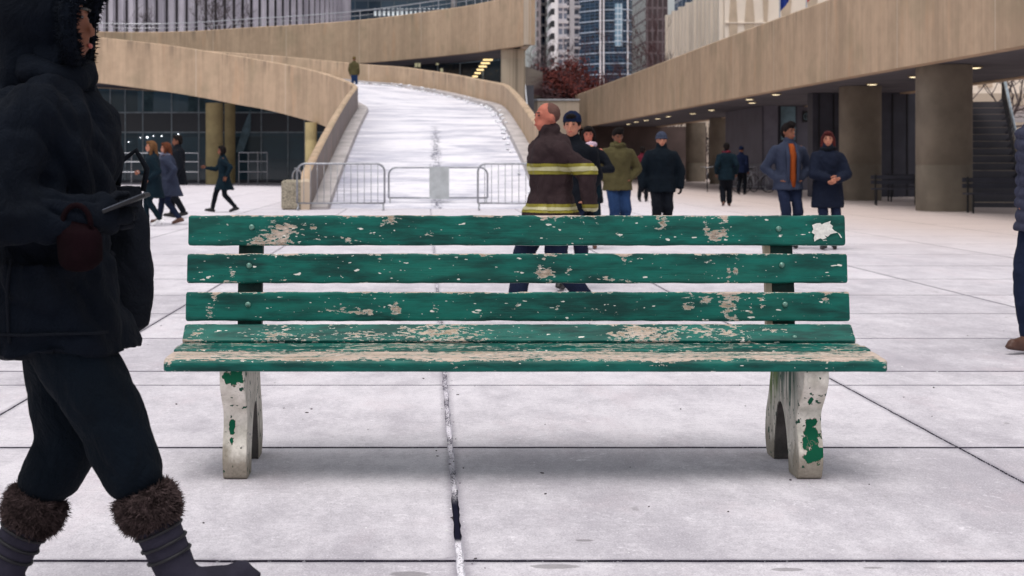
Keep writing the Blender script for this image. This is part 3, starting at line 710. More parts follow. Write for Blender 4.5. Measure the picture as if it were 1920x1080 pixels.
# railings in front of the hall
def railing(label, px0, px1, Y, ytop, ybot, nb, group):
    zt_ = H + (HY - ytop) * Y / F; mb = MB(); x0, x1 = GX(px0, Y), GX(px1, Y); zb = max(.02, H + (HY - ybot) * Y / F)
    o = thing('railing', label, 'railing', ((x0 + x1) / 2, Y, 0), 0, group)
    xm = (x0 + x1) / 2
    for fz in (0, .3, .65): z = zt_ - (zt_ - .15) * fz; mb.tube([(x0 - xm, 0, z), (x1 - xm, 0, z)], .022, 6)
    mb.build('rails', m_rail, o)
    for i in range(nb + 1):
        b_ = MB(); x = x0 - xm + (x1 - x0) * i / nb; b_.tube([(x, 0, 0), (x, 0, zt_)], .022, 6); b_.build('post', m_steel, o)
g_ = 'pale railings in front of the glass hall'
railing('pale railing left of the ochre columns before the glass hall', 215, 372, 79, 287, 340, 5, g_)
railing('short pale railing right of the ochre columns before the glass hall', 448, 501, 79, 286, 340, 3, g_)
# concrete planter block beside the ramp foot
m_agg = M_simple('aggregate_concrete', lin(150, 142, 126), .9, .2, var=.45, sc=26, bump=.6, bs=30)
mb = MB(); mb.cbox(GX(527, 38.4), GX(571, 38.4), 38.4, 39.7, .0, H - (338 - HY) * 38.4 / F, .05)
tag(mb.build('planter', m_agg, auto=30), 'square exposed aggregate concrete planter at the foot of the ramp', 'planter')
mb = MB(); mb.cbox(GX(574, 38.0), GX(596, 38.0), 38.0, 38.33, .0, .5, .04)
# ------------------------------------------------------------------ crowd barriers
def barrier(label, pxa, pxb, Y, yt, yb, bars, panel=None, group='steel crowd barriers across the foot of the ramp'):
    x0, x1 = GX(pxa, Y), GX(pxb, Y); xm = (x0 + x1) / 2; W = (x1 - x0) / 2
    zt_ = H - (yt - HY) * Y / F; zb = H - (yb - HY) * Y / F; r = .2
    o = thing('crowd_barrier', label, 'barrier', (xm, Y, 0), 0, group)
    pts = [(-W, 0, zb)] + [(-W, 0, zb + (zt_ - r - zb) * .5)] + [(-W + r - r * math.cos(t), 0, zt_ - r + r * math.sin(t)) for t in [PI / 2 * i / 6 for i in range(7)]] \
        + [(W - r + r * math.sin(t), 0, zt_ - r + r * math.cos(t)) for t in [PI / 2 * i / 6 for i in range(7)]] + [(W, 0, zb)]
    mb = MB(); mb.tube(pts, .024, 8); mb.tube([(-W, 0, zb), (W, 0, zb)], .02, 8); mb.build('frame', m_steel, o, smooth=True)
    if bars:
        for i in range(1, bars):
            b_ = MB(); x = -W + 2 * W * i / bars; b_.tube([(x, 0, zb), (x, 0, zt_)], .009, 6); b_.build('bar', m_steel, o, smooth=True)
    for x in (-W + .03, W - .03):
        b_ = MB(); b_.tube([(x, 0, zb), (x, 0, .12), (x, -.28, .02)], .02, 6); b_.tube([(x, 0, .12), (x, .28, .02)], .02, 6); b_.build('foot', m_steel, o, smooth=True)
    if panel:
        b_ = MB(); b_.box(GX(panel[0], Y) - xm, GX(panel[1], Y) - xm, -.045, -.03, zb - .03, zt_ + .02)
        b_.build('panel', M_simple('blank_grey_sign', lin(180, 184, 186), .6, .3, .1, var=.12, sc=5), o)
    return o
barrier('steel barrier in front of the left parapet and ramp foot', 557, 721, 38.0, 307, 381, 13)
barrier('open steel barrier with a blank grey panel in the middle of the ramp foot', 729, 914, 40.2, 314, 371, 0, (805, 842))
barrier('steel barrier right of the grey panel, behind the firefighter', 896, 1050, 38.0, 307, 381, 12)
barrier('small barrier set back beside the concrete planter', 549, 566, 41.5, 316, 372, 0)
# ------------------------------------------------------------------ right elevated walkway
BP = [(12.4, 8), (12.1, 20), (11.8, 31), (11.5, 40), (11.22, 50), (11.0, 62), (10.8, 78), (10.45, 98), (10.3, 108)]
BPc = catmull([(x, y, 5.8, 3.5) for x, y in BP], 5)
rw = thing('elevated_walkway', 'long tan concrete walkway on columns running along the right side', 'walkway', (12, 50, 0))
off(wall_strip(BPc, .35, 1).build('parapet', m_tan, auto=30), rw)
mb = MB(); vs = []
for p in BPc: vs += [(p[0] + .05, p[1], 3.54), (p[0] + 4.9, p[1], 3.54), (p[0] + .05, p[1], 4.3), (p[0] + 4.9, p[1], 4.3)]
fs = []
for i in range(len(BPc) - 1):
    a = 4 * i; b = a + 4; fs += [(a, a + 1, b + 1, b), (a + 2, b + 2, b + 3, a + 3), (a + 1, a + 3, b + 3, b + 1)]
mb.add(vs, fs); off(mb.build('deck', m_soffit), rw)
off(wall_strip([(p[0] + 4.9, p[1], 5.8, 3.5) for p in BPc], .35, 1).build('parapet', m_tan, auto=30), rw)
mb = MB(); mb.box(10.3, 15.5, 108, 108.4, 3.5, 5.8); off(mb.build('end_wall', m_tan), rw)
m_lamp = M_emit('ceiling_lamp', (1, .8, .48, 1), 1.9)
m_ring = M_simple('lamp_ring', lin(120, 100, 70), .4, .5, .5)
def ceil_lamp(px, py, label):
    Y = 2.3 * F / (HY - py); o = thing('ceiling_light', label, 'ceiling light', (GX(px, Y), Y, 3.5), 0, 'round lights in the walkway ceiling')
    mb = MB(); mb.lathe([(.19, .04), (.19, .008), (.15, .004), (.12, .02)], (0, 0, 0), 20)
    mb2 = MB(); mb2.lathe([(.135, .03), (.135, .0), (.08, -.006)], (0, 0, 0), 20)
    mb.build('ring', m_ring, o); mb2.build('lamp', m_lamp, o)
for i, (px, py) in enumerate(((1828, 128), (1715, 145), (1635, 159), (1455, 178), (1405, 187), (1410, 193.5), (1334, 207), (1299, 213.5), (1253, 219), (1233, 223), (1211, 226), (1193, 229), (1178, 233))):
    lab = ['largest and nearest ceiling light, rightmost under the walkway', 'second nearest ceiling light left of the largest one', 'third ceiling light counting from the right, above the wide column'][i] if i < 3 else \
        ['ceiling light above the man in the rust sweater', 'upper one of two ceiling lights close together', 'lower one of two ceiling lights close together', 'ceiling light right above the solitary walker', 'ceiling light above the man in the beanie, to his right',
         'ceiling light just above the grey beanie', 'small far ceiling light, fourth from the far end', 'small far ceiling light, third from the far end', 'small far ceiling light, next to the farthest', 'farthest ceiling light under the walkway'][i - 3]
    ceil_lamp(px, py, lab)
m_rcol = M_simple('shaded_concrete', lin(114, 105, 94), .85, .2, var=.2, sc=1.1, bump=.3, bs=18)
gcol = 'columns carrying the right walkway'
def pier(label, px0, px1, Y, base=True):
    x0, x1 = GX(px0, Y), GX(px1, Y); r = (x1 - x0) / 2; n = 32
    mb = MB()
    prof = [(1, 0), (1, 1.1), (.985, 1.115), (.985, 1.13), (1, 1.145), (1, 3.53)]
    mb.rings([[(r * k_ * math.copysign(abs(math.cos(t)) ** .7, math.cos(t)), r * 1.15 * k_ * math.copysign(abs(math.sin(t)) ** .7, math.sin(t)), z) for t in [2 * PI * k / n for k in range(n)]] for k_, z in prof])
    o = mb.build('concrete_pier', m_rcol, auto=40); o.location = ((x0 + x1) / 2, Y + r * 1.15, 0); tag(o, label, 'column', gcol)
pier('widest nearest concrete pier, beside the staircase', 1740, 1836, 37)
pier('concrete pier behind the woman in black, second nearest', 1588, 1661, 47.5)
pier('concrete pier just right of the bright opening', 1394, 1425, 74)
pier('concrete pier behind the solitary walker in dark clothes', 1336, 1381, 82)
pier('far concrete pier left of the bright slit', 1290, 1326, 92)
# service blocks below the walkway
def block(name, label, cat, x0, x1, y0, y1, z1, mat, extra=None):
    mb = MB(); mb.box(x0, x1, y0, y1, 0, z1)
    if extra is None: return tag(mb.build(name, mat), label, cat)
    o = thing(name, label, cat, ((x0 + x1) / 2, y0, 0)); w_ = mb.build('wall', mat); off(w_, o); return o
sb = block('service_block', 'dark panelled block in shade behind the nearer piers', 'building', 13.1, 18.4, 52.5, 53.2, 3.53, m_dark, 1)
mb = MB()
for i in range(11): x = 13.3 + i * .5; mb.box(x, x + .03, 52.46, 52.498, .05, 3.5)
off(mb.build('panel_joints', m_black), sb)
kb = block('stair_lobby', 'grey lobby block with a pale glass door and a small square sign', 'building', GX(1429, 65), 18, 65, 73, 3.53, M_simple('lobby_grey', lin(86, 84, 95), .6, .3, var=.12, sc=1), 1)
def fbox(par, name, px0, px1, py0, py1, Y, mat, d=.04):
    a = P(px0, py0, Y); b = P(px1, py1, Y); mb = MB(); mb.box(a.x, b.x, Y - d, Y, b.z, a.z); return off(mb.build(name, mat), par)
fr = fbox(kb, 'door', 1461, 1494, 198, 348, 64.99, m_dark)
fbox(kb, 'glass', 1464, 1491, 200, 262, 64.94, m_stairp)
sg = fbox(kb, 'sign', 1505, 1519, 208, 229, 64.99, m_black)
mb = MB(); c = P(1512, 218.5, 64.9)
mb.tube([(c.x + .11 * math.cos(t), 64.92, c.z + .13 * math.sin(t)) for t in [2 * PI * i / 20 for i in range(20)]], .014, 5, closed=True)
mb.tube([(c.x, 64.92, c.z + .1), (c.x, 64.92, c.z - .1)], .012, 5); off(mb.build('emblem', m_stairp), kb)
fbox(kb, 'panel', 1432, 1458, 198, 348, 64.99, M_simple('grey_panel', lin(106, 104, 116), .6, .3, var=.12, sc=2))
# far closing wall of the passage with narrow openings
m_far = M_simple('far_shade_wall', lin(84, 72, 70), .8, .2, var=.2, sc=.7)
for i, (a, b, lab) in enumerate(((1105, 1325, 'dark wall closing the passage, left of the bright slit'), (1331, 1382, 'dark wall between the two bright openings'), (1397, 1600, 'dark wall right of the wider bright opening'))):
    mb = MB(); mb.box(GX(a, 103), GX(b, 103), 103, 103.5, 0, 3.53); o = tag(mb.build('passage_wall', m_far), lab, 'wall')
# low pale wall at the far end between ramp and walkway
o = thing('boundary_wall', 'low grey wall framed by a pale rail beyond the firefighter', 'wall', (8, 100, 0))
mb = MB(); mb.box(GX(998, 100), GX(1086, 100), 100, 100.4, 0, H + (HY - 189) * 100 / F); off(mb.build('panel', m_grey_wall), o)
mb = MB(); zt_ = H + (HY - 187) * 100 / F; mb.box(GX(996, 100), GX(1087, 100), 99.93, 100.45, zt_ - .05, zt_ + .05); mb.box(GX(996, 100), GX(998.5, 100), 99.9, 100, 0, zt_); off(mb.build('rail', m_rail), o)
o = thing('garden_wall', 'tall dark wall at the end of the upper walkway with a thin pale handrail', 'wall', (7, 92, 0))
mb = MB(); mb.box(GX(984, 92), GX(1001, 92), 92, 92.5, 0, H + (HY - 160) * 92 / F); off(mb.build('panel', m_dark2), o)
mb = MB(); mb.tube([P(984, 158, 91.9), P(988, 195, 91.2), P(997, 300, 90)], .05, 6); off(mb.build('handrail', m_rail), o)
# staircase at the right
st = thing('staircase', 'dark open staircase with a bright metal handrail beside the widest pier', 'staircase', (15, 40, 0))
A = Vector((14.85, 40.5, 0)); B = Vector((16.9, 47.5, 3.1)); ns = 15; dd = (B - A); sd_ = Vector((dd.y, -dd.x, 0)).normalized()
for i in range(ns):
    mb = MB(); c = A + dd * ((i + .5) / ns); ang = math.atan2(dd.y, dd.x)
    Mx = Matrix.Translation(c) @ Matrix.Rotation(ang, 4, 'Z'); mb.box(-.22, .22, -.7, .7, -.03, .03, 0, Mx); mb.box(-.24, -.22, -.7, .7, -.24, .02, 1, Mx); off(mb.build('tread', [m_grey_wall, m_dark2]), st)
m_brail = M_simple('bright_rail', lin(190, 205, 215), .3, .5, .5)
for s_ in (-1, 1):
    q = sd_ * .72 * s_; nm = 'handrail'
    mb = MB(); mb.tube([A + q + Vector((0, 0, 1.0)), B + q + Vector((0, 0, 1.0))], .045, 8); off(mb.build(nm, m_brail), st)
    mb = MB()
    for i in range(24): c = A + dd * (i / 23) + q; mb.tube([c, c + Vector((0, 0, .98))], .012, 5)
    off(mb.build('balusters', m_black), st)
    mb = MB(); Mx = Matrix.Translation(A + q); mb.tube([A + q - Vector((0, 0, .05)), B + q - Vector((0, 0, .05))], .1, 4); off(mb.build('stringer', m_dark), st)
# small dark benches below the walkway
def dark_bench(label, px, Y, L=1.9, rz=0):
    o = thing('slatted_bench', label, 'bench', (GX(px, Y), Y, 0), rz, 'dark benches under the walkway')
    for j in range(4):
        mb = MB(); mb.box(-L / 2, L / 2, -.22 + j * .12, -.12 + j * .12, .43, .47); mb.build('seat_slat', m_dark, o)
    for j in range(2):
        mb = MB(); mb.box(-L / 2, L / 2, .27, .3, .58 + j * .14, .68 + j * .14); mb.build('backrest_slat', m_dark, o)
    for x in (-L / 2 + .12, L / 2 - .12):
        for y in (-.2, .25):
            mb = MB(); mb.tube([(x, y, 0), (x, y, .44 if y < 0 else .85)], .025, 6); mb.build('leg', m_black, o)
    return o
dark_bench('dark bench between the two nearest piers', 1680, 42.5, 1.3, R(-12))
dark_bench('dark bench behind it, partly hidden by the widest pier', 1712, 46.5, 1.6, R(-6))
dark_bench('dark bench right of the widest pier by the stairs', 1872, 36.0, 1.5, R(-4))
# ------------------------------------------------------------------ bare trees
def bare_tree(name, label, loc, h, seed, mat, spread=.55, depth=5, r0=.12, cat='tree', group=None, clump=None, nb=(2, 3), twig=.012, first=.28):
    rnd = random.Random(seed); root = thing(name, label, cat, loc, 0, group)
    tr = MB(); cr = MB()
    def grow(p, d, L, r, lev):
        pts = [p]; rs = [r]; q = p.copy(); dd_ = d.copy(); n = 4
        for i in range(n):
            dd_ = (dd_ + Vector((rnd.gauss(0, .13), rnd.gauss(0, .13), rnd.gauss(.04, .06)))).normalized(); q = q + dd_ * L / n
            pts.append(q.copy()); rs.append(max(twig * .5, r * (1 - .4 * (i + 1) / n)))
        (tr if lev == 0 else cr).tube(pts, rs, 7 if lev < 2 else 4)
        if lev >= depth:
            if clump:
                for _ in range(clump[0]):
                    c = q + Vector((rnd.gauss(0, 1), rnd.gauss(0, 1), rnd.gauss(0, 1))) * clump[1] * 2.2; s_ = clump[1] * rnd.uniform(.4, 1)
                    a = Vector((rnd.gauss(0, 1), rnd.gauss(0, 1), rnd.gauss(0, 1))).normalized(); b = a.orthogonal().normalized()
                    cr.add([c - a * s_, c + b * s_ * .5, c + a * s_, c - b * s_ * .5], [(0, 1, 2, 3)], 1)
            return
        for j in range(rnd.randint(*nb) + (1 if lev == 0 else 0)):
            t = rnd.uniform(.45, 1); k_ = min(n, int(t * n) + 1); bp = pts[k_]
            ax = Vector((rnd.gauss(0, 1), rnd.gauss(0, 1), rnd.gauss(.2, .5))).normalized()
            nd = (dd_ * (1 - spread) + ax * spread + Vector((0, 0, .18))).normalized()
            grow(bp, nd, L * rnd.uniform(.62, .85), max(twig, rs[k_] * rnd.uniform(.55, .8)), lev + 1)
    grow(Vector((0, 0, 0)), Vector((0, 0, 1)), h * first, r0, 0)
    mats = mat if isinstance(mat, (list, tuple)) else [mat]
    tr.build('trunk', mats[0], root); cr.build('crown', mats, root)
    return root
m_bark = M_simple('bark_grey', lin(84, 76, 78), .9, .2, var=.3, sc=5)
m_bark2 = M_simple('bark_maroon', lin(78, 52, 54), .9, .2, var=.3, sc=5)
m_red = M_simple('red_leaf', lin(84, 36, 32), .8, .2, var=.4, sc=3)
m_brown = M_simple('dark_twig_leaf', lin(66, 46, 50), .85, .2, var=.35, sc=3)
# trees on the upper terrace, in front of the ribbed tower
terr = MB(); terr.box(-60, 4.5, 99, 210, 6.9, 7.3); struct(terr.build('roof_terrace', m_soffit))
bare_tree('bare_tree', 'left one of two young bare trees before the ribbed tower', (GX(414, 112), 112, 7.3), 9, 11, m_bark, .5, 5, .16)
bare_tree('bare_tree', 'right one of two young bare trees before the ribbed tower', (GX(441, 112), 112, 7.3), 9, 5, m_bark, .55, 5, .17)
bare_tree('bare_tree', 'bare tree at the left end before the ribbed tower', (GX(252, 108), 108, 7.3), 6.5, 8, m_bark, .6, 5, .1)
gts = 'bare winter trees between the ramp and the right walkway'
for i, (px, Y, h, sd_, mt, lab) in enumerate(((1003, 118, 11, 1, m_bark, 'grey bare tree beside the end of the upper walkway'), (1022, 126, 12.5, 2, m_bark2, 'tall maroon bare tree before the white towers'),
        (1046, 132, 13.5, 3, m_bark, 'grey bare tree before the narrow white tower'), (1072, 140, 12, 4, m_bark, 'slender bare tree left of the glass tower'), (1226, 118, 14, 6, m_bark2, 'tall maroon bare tree before the brown block'),
        (1240, 112, 12, 7, m_bark2, 'dense maroon bare tree by the corner of the cream building'), (1262, 110, 9.5, 9, m_bark, 'low bare tree against the cream louvres'), (1205, 125, 12, 12, m_bark2, 'bare tree before the foot of the glass tower'))):
    bare_tree('bare_tree', lab, (GX(px, Y), Y, 0), h, sd_, mt, .42, 6, .14, group=gts, nb=(2, 3), twig=.012)
for i, (px, Y, h, sd_, lf, lab) in enumerate(((1000, 110, 6.6, 21, m_brown, 'dark brown shrub at the end of the upper walkway'), (1022, 112, 7.2, 22, m_brown, 'dark brown shrub before the white towers'), (1050, 114, 6.6, 23, m_red, 'rust red shrub in the middle of the planting'),
        (1042, 108, 6.0, 26, m_red, 'lower rust red shrub in front of the red one'), (1070, 112, 5.4, 24, m_red, 'rust red shrub nearest the right walkway'), (1086, 118, 5.6, 25, m_brown, 'brown shrub behind the far end of the right walkway'), (1010, 106, 5.2, 27, m_brown, 'small brown shrub above the low grey wall'))):
    bare_tree('shrub', lab, (GX(px, Y), Y, 0), h * 1.95, sd_, [m_bark2, lf], .68, 4, .08, 'shrub', 'shrubs between the ramp and the right walkway', clump=(40, .17), nb=(3, 4), twig=.015, first=.22)
bare_tree('bare_tree', 'bare tree right of the widest pier, seen under the walkway', (GX(1862, 62), 62, 0), 8.5, 31, m_bark, .6, 5, .24, twig=.02)
bare_tree('bare_tree', 'bare tree seen through the wider bright opening', (GX(1390, 107.5), 107.5, 0), 5, 33, m_black, .6, 5, .1, twig=.03)
bare_tree('bare_tree', 'bare tree seen through the narrow bright slit', (GX(1328, 107.5), 107.5, 0), 5, 34, m_black, .6, 5, .08, twig=.03)
# ------------------------------------------------------------------ far buildings
# ribbed round tower
def ribbed():
    cx, cy, rr_ = -25.6, 146.0, 18.2
    o = thing('ribbed_tower', 'curved white ribbed tower at the upper left', 'tower', (cx, cy, 0))
    mb = MB(); n = 176
    mb.rings([[(rr_ * math.cos(2 * PI * k / n), rr_ * math.sin(2 * PI * k / n), z) for k in range(n)] for z in (7, 45)])
    k = NT('ribbed_panels', .7, .3); a = k.noise((1.5, 1.5, .12), 4, .6); b = k.noise((.3, .3, .3), 4)
    k.col(k.mix(k.ramp(k.math('ADD', k.math('MULTIPLY', a, .5), k.math('MULTIPLY', b, .5)), .35, .65), lin(178, 172, 184), lin(226, 220, 230))); mt = k.m
    mb.build('wall', mt, o)
    rib = MB(); gap = MB(); N = 140
    for i in range(N):
        t = 2 * PI * i / N
        if math.sin(t) > .35: continue
        c, s_ = math.cos(t), math.sin(t)
        Mx = Matrix.Rotation(t, 4, 'Z')
        gap.box(rr_ - .1, rr_ + .1, -.09, .09, 7, 45, 0, Mx)
        Mx2 = Matrix.Rotation(t + .028, 4, 'Z'); rib.box(rr_ - .1, rr_ + .22, -.05, .05, 7, 45, 0, Mx2)
    gap.build('gaps', M_simple('dark_gap', lin(48, 44, 50), .7), o); rib.build('ribs', mt, o)
ribbed()
def far_box(name, label, cat, px0, px1, Y, D, ztop, mat, z0=0):
    o = thing(name, label, cat, (GX((px0 + px1) / 2, Y), Y, 0)); mb = MB(); hw = (GX(px1, Y) - GX(px0, Y)) / 2
    mb.box(-hw, hw, 0, D, z0, ztop); mb.build('wall', mat, o); return o, hw
o, hw = far_box('office_block', 'dark glazed office block behind the upper walkway with a lit strip', 'building', 648, 975, 190, 30, 40, M_glass('office_glass', lin(46, 66, 82), (1.6, 1.9), .12, lin(70, 82, 92), .5))
mb = MB()
for i in range(16): z = 14 + i * 1.9; mb.box(-hw - .1, hw + .1, -.25, -.02, z, z + .22)
mb.build('ledges', M_simple('ledge_grey', lin(84, 92, 104), .6), o)
mb = MB()
for i in range(17): x = -hw + 3.5 + i * .55; mb.box(x, x + .28, -.1, -.03, 19.1, 20.0)
mb.build('lit_windows', M_emit('lit_window', (.7, .8, .85, 1), .45), o)
# flagpole on the upper walkway
mb = MB(); p = P(851, 16, 86.5); mb.tube([(0, 0, 9.0), (0, 0, 16)], .16, 12); o = mb.build('flagpole', m_rail, smooth=True); o.location = (p.x, p.y, 0); tag(o, 'white pole standing on the upper walkway', 'pole')
# towers in the gap
def tower(name, label, px0, px1, Y, D, ztop, glass, slab, floor=3.0, fins=None, finmat=None):
    o, hw = far_box(name, label, 'tower', px0, px1, Y, D, ztop, glass)
    if slab:
        mb = MB(); z = 1.0
        while z < ztop: mb.box(-hw - .25, hw + .25, -.6, D + .1, z, z + .45); z += floor
        mb.build('floor_edges', slab, o)
    if fins:
        mb = MB()
        for f_ in fins: x = -hw + 2 * hw * f_; mb.box(x - fins_w, x + fins_w, -.7, .0, 0, ztop)
        mb.build('fins', finmat, o)
    return o, hw
m_wht = M_simple('white_cladding', lin(222, 218, 222), .6, .3, var=.08, sc=.3)
m_cream = M_simple('cream_cladding', lin(232, 220, 206), .7, .3, var=.06, sc=.3)
fins_w = .5
tower('white_tower', 'pale brick and glass tower nearest the upper walkway', 1006, 1014, 300, 12, 60, M_glass('t1', lin(92, 84, 88), (1.6, 1.9), .5, lin(150, 140, 142), .4), None)
tower('white_tower', 'dark blue glass tower slice with white fins', 1014, 1034, 310, 14, 62, M_glass('t2', lin(46, 58, 84), (1.0, 1.9), .25, lin(130, 138, 158), .6), m_wht, 2.1, (.62, 1.0), m_wht)
tower('white_tower', 'narrow white tower with a ladder of dark windows', 1034, 1046, 290, 14, 64, M_glass('t3', lin(40, 40, 46), (2.6, 2.3), .8, lin(232, 228, 230), .4), None)
tower('white_tower', 'white gridded apartment tower with many small panes', 1046, 1063, 300, 14, 60, M_glass('t4', lin(120, 128, 146), (1.0, 1.5), .28, lin(225, 222, 228), .4), m_wht, 3.0)
tower('white_tower', 'white balconied tower left of the big glass tower', 1058, 1086, 330, 14, 60, M_glass('t5', lin(70, 80, 104), (1.5, 1.4), .3, lin(205, 204, 214), .5), m_wht, 2.2, (.0, .5), m_wht)
# large glass tower with a bent front
gt = thing('glass_tower', 'tall dark blue glass tower with white curved floor lines', 'tower', (GX(1150, 400), 400, 0))
mg = M_glass('tower_glass', lin(14, 42, 64), (1.15, .92), .10, lin(60, 84, 110), .8)
pl = [(GX(1084, 400), 408), (GX(1128, 400), 400), (GX(1176, 400), 399), (GX(1211, 408), 410), (GX(1211, 440), 440), (GX(1084, 440), 440)]
pl = [(x - gt.location.x, y - 400) for x, y in pl]
mb = MB(); mb.rings([[(x, y, z) for x, y in pl] for z in (0, 75)]); mb.build('wall', mg, gt)
mb = MB(); z = 1.4
while z < 75:
    mb.rings([[(x * 1.015, y - .3, zz) for x, y in pl] for zz in (z, z + .24)]); z += 2.78
mb.build('floor_lines', M_simple('pale_line', lin(176, 188, 204), .6), gt)
mb = MB()
for px in (1084.5, 1125, 1131, 1176, 1210.5):
    x = GX(px, 400) - gt.location.x; yy = 8 if px < 1100 else (10 if px > 1200 else 0)
    mb.box(x - .16, x + .16, yy - 1.2, yy, 0, 75)
mb.build('fins', m_wht, gt)
fb = MB(); x0 = GX(1152, 400) - gt.location.x; x1 = GX(1166, 400) - gt.location.x; fb.box(x0, x1, -1.2, -.4, 31, 42); fb.build('pale_bay', M_glass('bay', lin(120, 150, 172), (.9, 1.4), .2, lin(196, 206, 216), .2), gt)
far_box('brown_block', 'dark brown block between the glass tower and the cream building', 'building', 1211, 1252, 300, 20, 50, M_glass('brown_glass', lin(66, 52, 56), (1.0, 2.2), .3, lin(96, 84, 88), .5))
# cream panel building: front with tapered panels, side with louvres
cb_ = thing('cream_building', 'cream building with tapered panels and a louvred side above the walkway', 'building', (21.2, 110, 0))
m_tanp = M_simple('tan_panel', lin(190, 172, 152), .7, .3, var=.1, sc=1)
mb = MB(); mb.box(0, 40, 0, 26.5, 0, 14); mb.build('wall', m_cream, cb_)
mb = MB(); mb.box(.6, 40, .6, 26, 14, 26); mb.build('upper_storeys', M_glass('upglass', lin(44, 76, 110), (2.2, 3), .2, lin(170, 176, 184), .4, ax=1), cb_)
rnd = random.Random(4); x = .3
while x < 20:
    w0 = rnd.uniform(.45, 1.1)
    for zz0, zz1, fl in ((6.5, 11.05, 0), (11.1, 14, 1)):
        wt, wb = (w0 * .35, w0) if (fl + int(x * 3)) % 2 else (w0, w0 * .45)
        m_ = MB(); cx = x + w0 / 2
        m_.add([(cx - wb / 2, -.08, zz0), (cx + wb / 2, -.08, zz0), (cx + wt / 2, -.08, zz1), (cx - wt / 2, -.08, zz1), (cx - wb / 2, 0, zz0), (cx + wb / 2, 0, zz0), (cx + wt / 2, 0, zz1), (cx - wt / 2, 0, zz1)],
               [(0, 1, 2, 3), (0, 3, 7, 4), (1, 5, 6, 2), (3, 2, 6, 7)]); m_.build('tapered_panel', m_tanp, cb_)
    x += w0 + rnd.uniform(.45, 1.0)
mb = MB(); mb.box(0, 40, -.12, -.01, 11.03, 11.1); mb.build('ledge', m_cream, cb_)
mb = MB(); gp = MB(); y = .3; i = 0
while y < 26.4:
    mb.box(-.35, -.02, y, y + .5, 3, 14 - (.2 if i % 2 else 0)); gp.box(-.05, -.005, y + .7, y + 1.25 + .3 * (i % 3 == 0), 3 + (i * 37 % 5), 10.4 if i % 2 else 13.6); y += 1.75; i += 1
mb.build('louvres', m_cream, cb_); gp.build('slots', M_simple('slot_grey', lin(92, 88, 88), .7), cb_)
# flags hanging above the walkway
for px, cols, lab, yb in ((1462, ((40, 62, 140), (60, 90, 165)), 'blue flag hanging on a pole before the cream building', 22), (1512, ((190, 40, 40), (205, 60, 52)), 'red flag hanging on a pole before the cream building', 6)):
    o = thing('flag', lab, 'flag', (GX(px, 75), 75, 5), 0, 'flags beyond the right walkway'); mb = MB()
    zb_ = H + (HY - yb) * 75 / F - 5; vs = []; nn = 14
    for i in range(nn + 1):
        t = i / nn
        for zq in (zb_ + .5 * t, zb_ + 3.0): vs.append((.03 + t * .42, math.sin(t * 9) * .09, zq))
    mb.add(vs, [(2 * i, 2 * i + 2, 2 * i + 3, 2 * i + 1) for i in range(nn)]); f_ = mb.build('cloth', M_cloth('flag_' + lab[:4], lin(*cols[0])), o)
    mb = MB(); mb.tube([(0, 0, zb_ - .6 if False else .0), (0, 0, zb_ + 3.2)], .035, 8); mb.build('pole', m_rail, o)
# building seen behind the stairs
o = thing('pale_building', 'grey building with pale panels beyond the staircase', 'building', (GX(1880, 75), 75, 0))
mb = MB(); mb.box(-2.2, 14, 0, 8, 0, 3.1); mb.box(-4, 16, -.3, 8.3, 3.9, 4.5); mb.box(-2.2, 14, .4, 8, 3.1, 3.9, 1); mb.build('wall', [m_grey_wall, m_wht], o)
mb = MB()
for i in range(9): mb.box(-2 + i * 1.2, -1.9 + i * 1.2, -.06, -.005, 0, 3.0)
mb.box(-2.2, 14, -.08, -.005, 1.5, 1.62); mb.build('window_frame', m_rail, o)
mb = MB(); mb.box(27, 100, 150, 160, 0, 13); tag(mb.build('long_building', m_grey_wall), 'long grey building in the distance beyond the stairs', 'building')
mb = MB(); mb.box(4, 21, 160, 166, 0, 6); tag(mb.build('distant_block', m_dark2), 'low dark block behind the shrubs', 'building')
# ------------------------------------------------------------------ bicycles in a rack
def bicycle(label, x, y, rz):
    o = thing('bicycle', label, 'bicycle', (x, y, 0), rz, 'bicycles parked below the walkway')
    for cx in (-.52, .52):
        mb = MB(); mb.tube([(cx + .33 * math.cos(t), 0, .34 + .33 * math.sin(t)) for t in [2 * PI * i / 24 for i in range(24)]], .018, 6, closed=True)
        w_ = mb.build('wheel', m_black, o)
        mb = MB()
        for i in range(12): t = PI * i / 6; mb.tube([(cx, 0, .34), (cx + .32 * math.cos(t), 0, .34 + .32 * math.sin(t))], .003, 3)
        mb.build('spokes', m_steel, w_)
    mb = MB()
    for a, b in (((-.52, .34), (-.1, .3)), ((-.1, .3), (-.22, .82)), ((-.22, .78), (.36, .82)), ((-.1, .3), (.38, .74)), ((-.52, .34), (-.2, .76)), ((.34, .86), (.52, .34))): mb.tube([(a[0], 0, a[1]), (b[0], 0, b[1])], .017, 6)
    mb.build('frame', m_steel, o)
    mb = MB(); mb.tube([(.30, -.25, 1.0), (.34, -.1, .98), (.33, 0, .95), (.34, .1, .98), (.30, .25, 1.0)], .013, 6); mb.tube([(.33, 0, .95), (.35, 0, .84)], .014, 6); mb.build('handlebar', m_steel, o)
    mb = MB(); mb.ell((-.24, 0, .93), (.13, .06, .03)); mb.tube([(-.22, 0, .8), (-.23, 0, .92)], .013, 6); mb.build('saddle', m_black, o)
bicycle('bicycle parked behind the solitary walker, left one', GX(1326, 62), 62, R(80))
bicycle('bicycle parked at the right end of the small rail', GX(1418, 60), 60, R(15))
bicycle('bicycle parked in the middle of the small rail', GX(1398, 61), 61, R(40))
barrier('low steel barrier beside the parked bicycles', 1368, 1436, 63, 309, 350, 12, None, 'steel barrier in the passage')
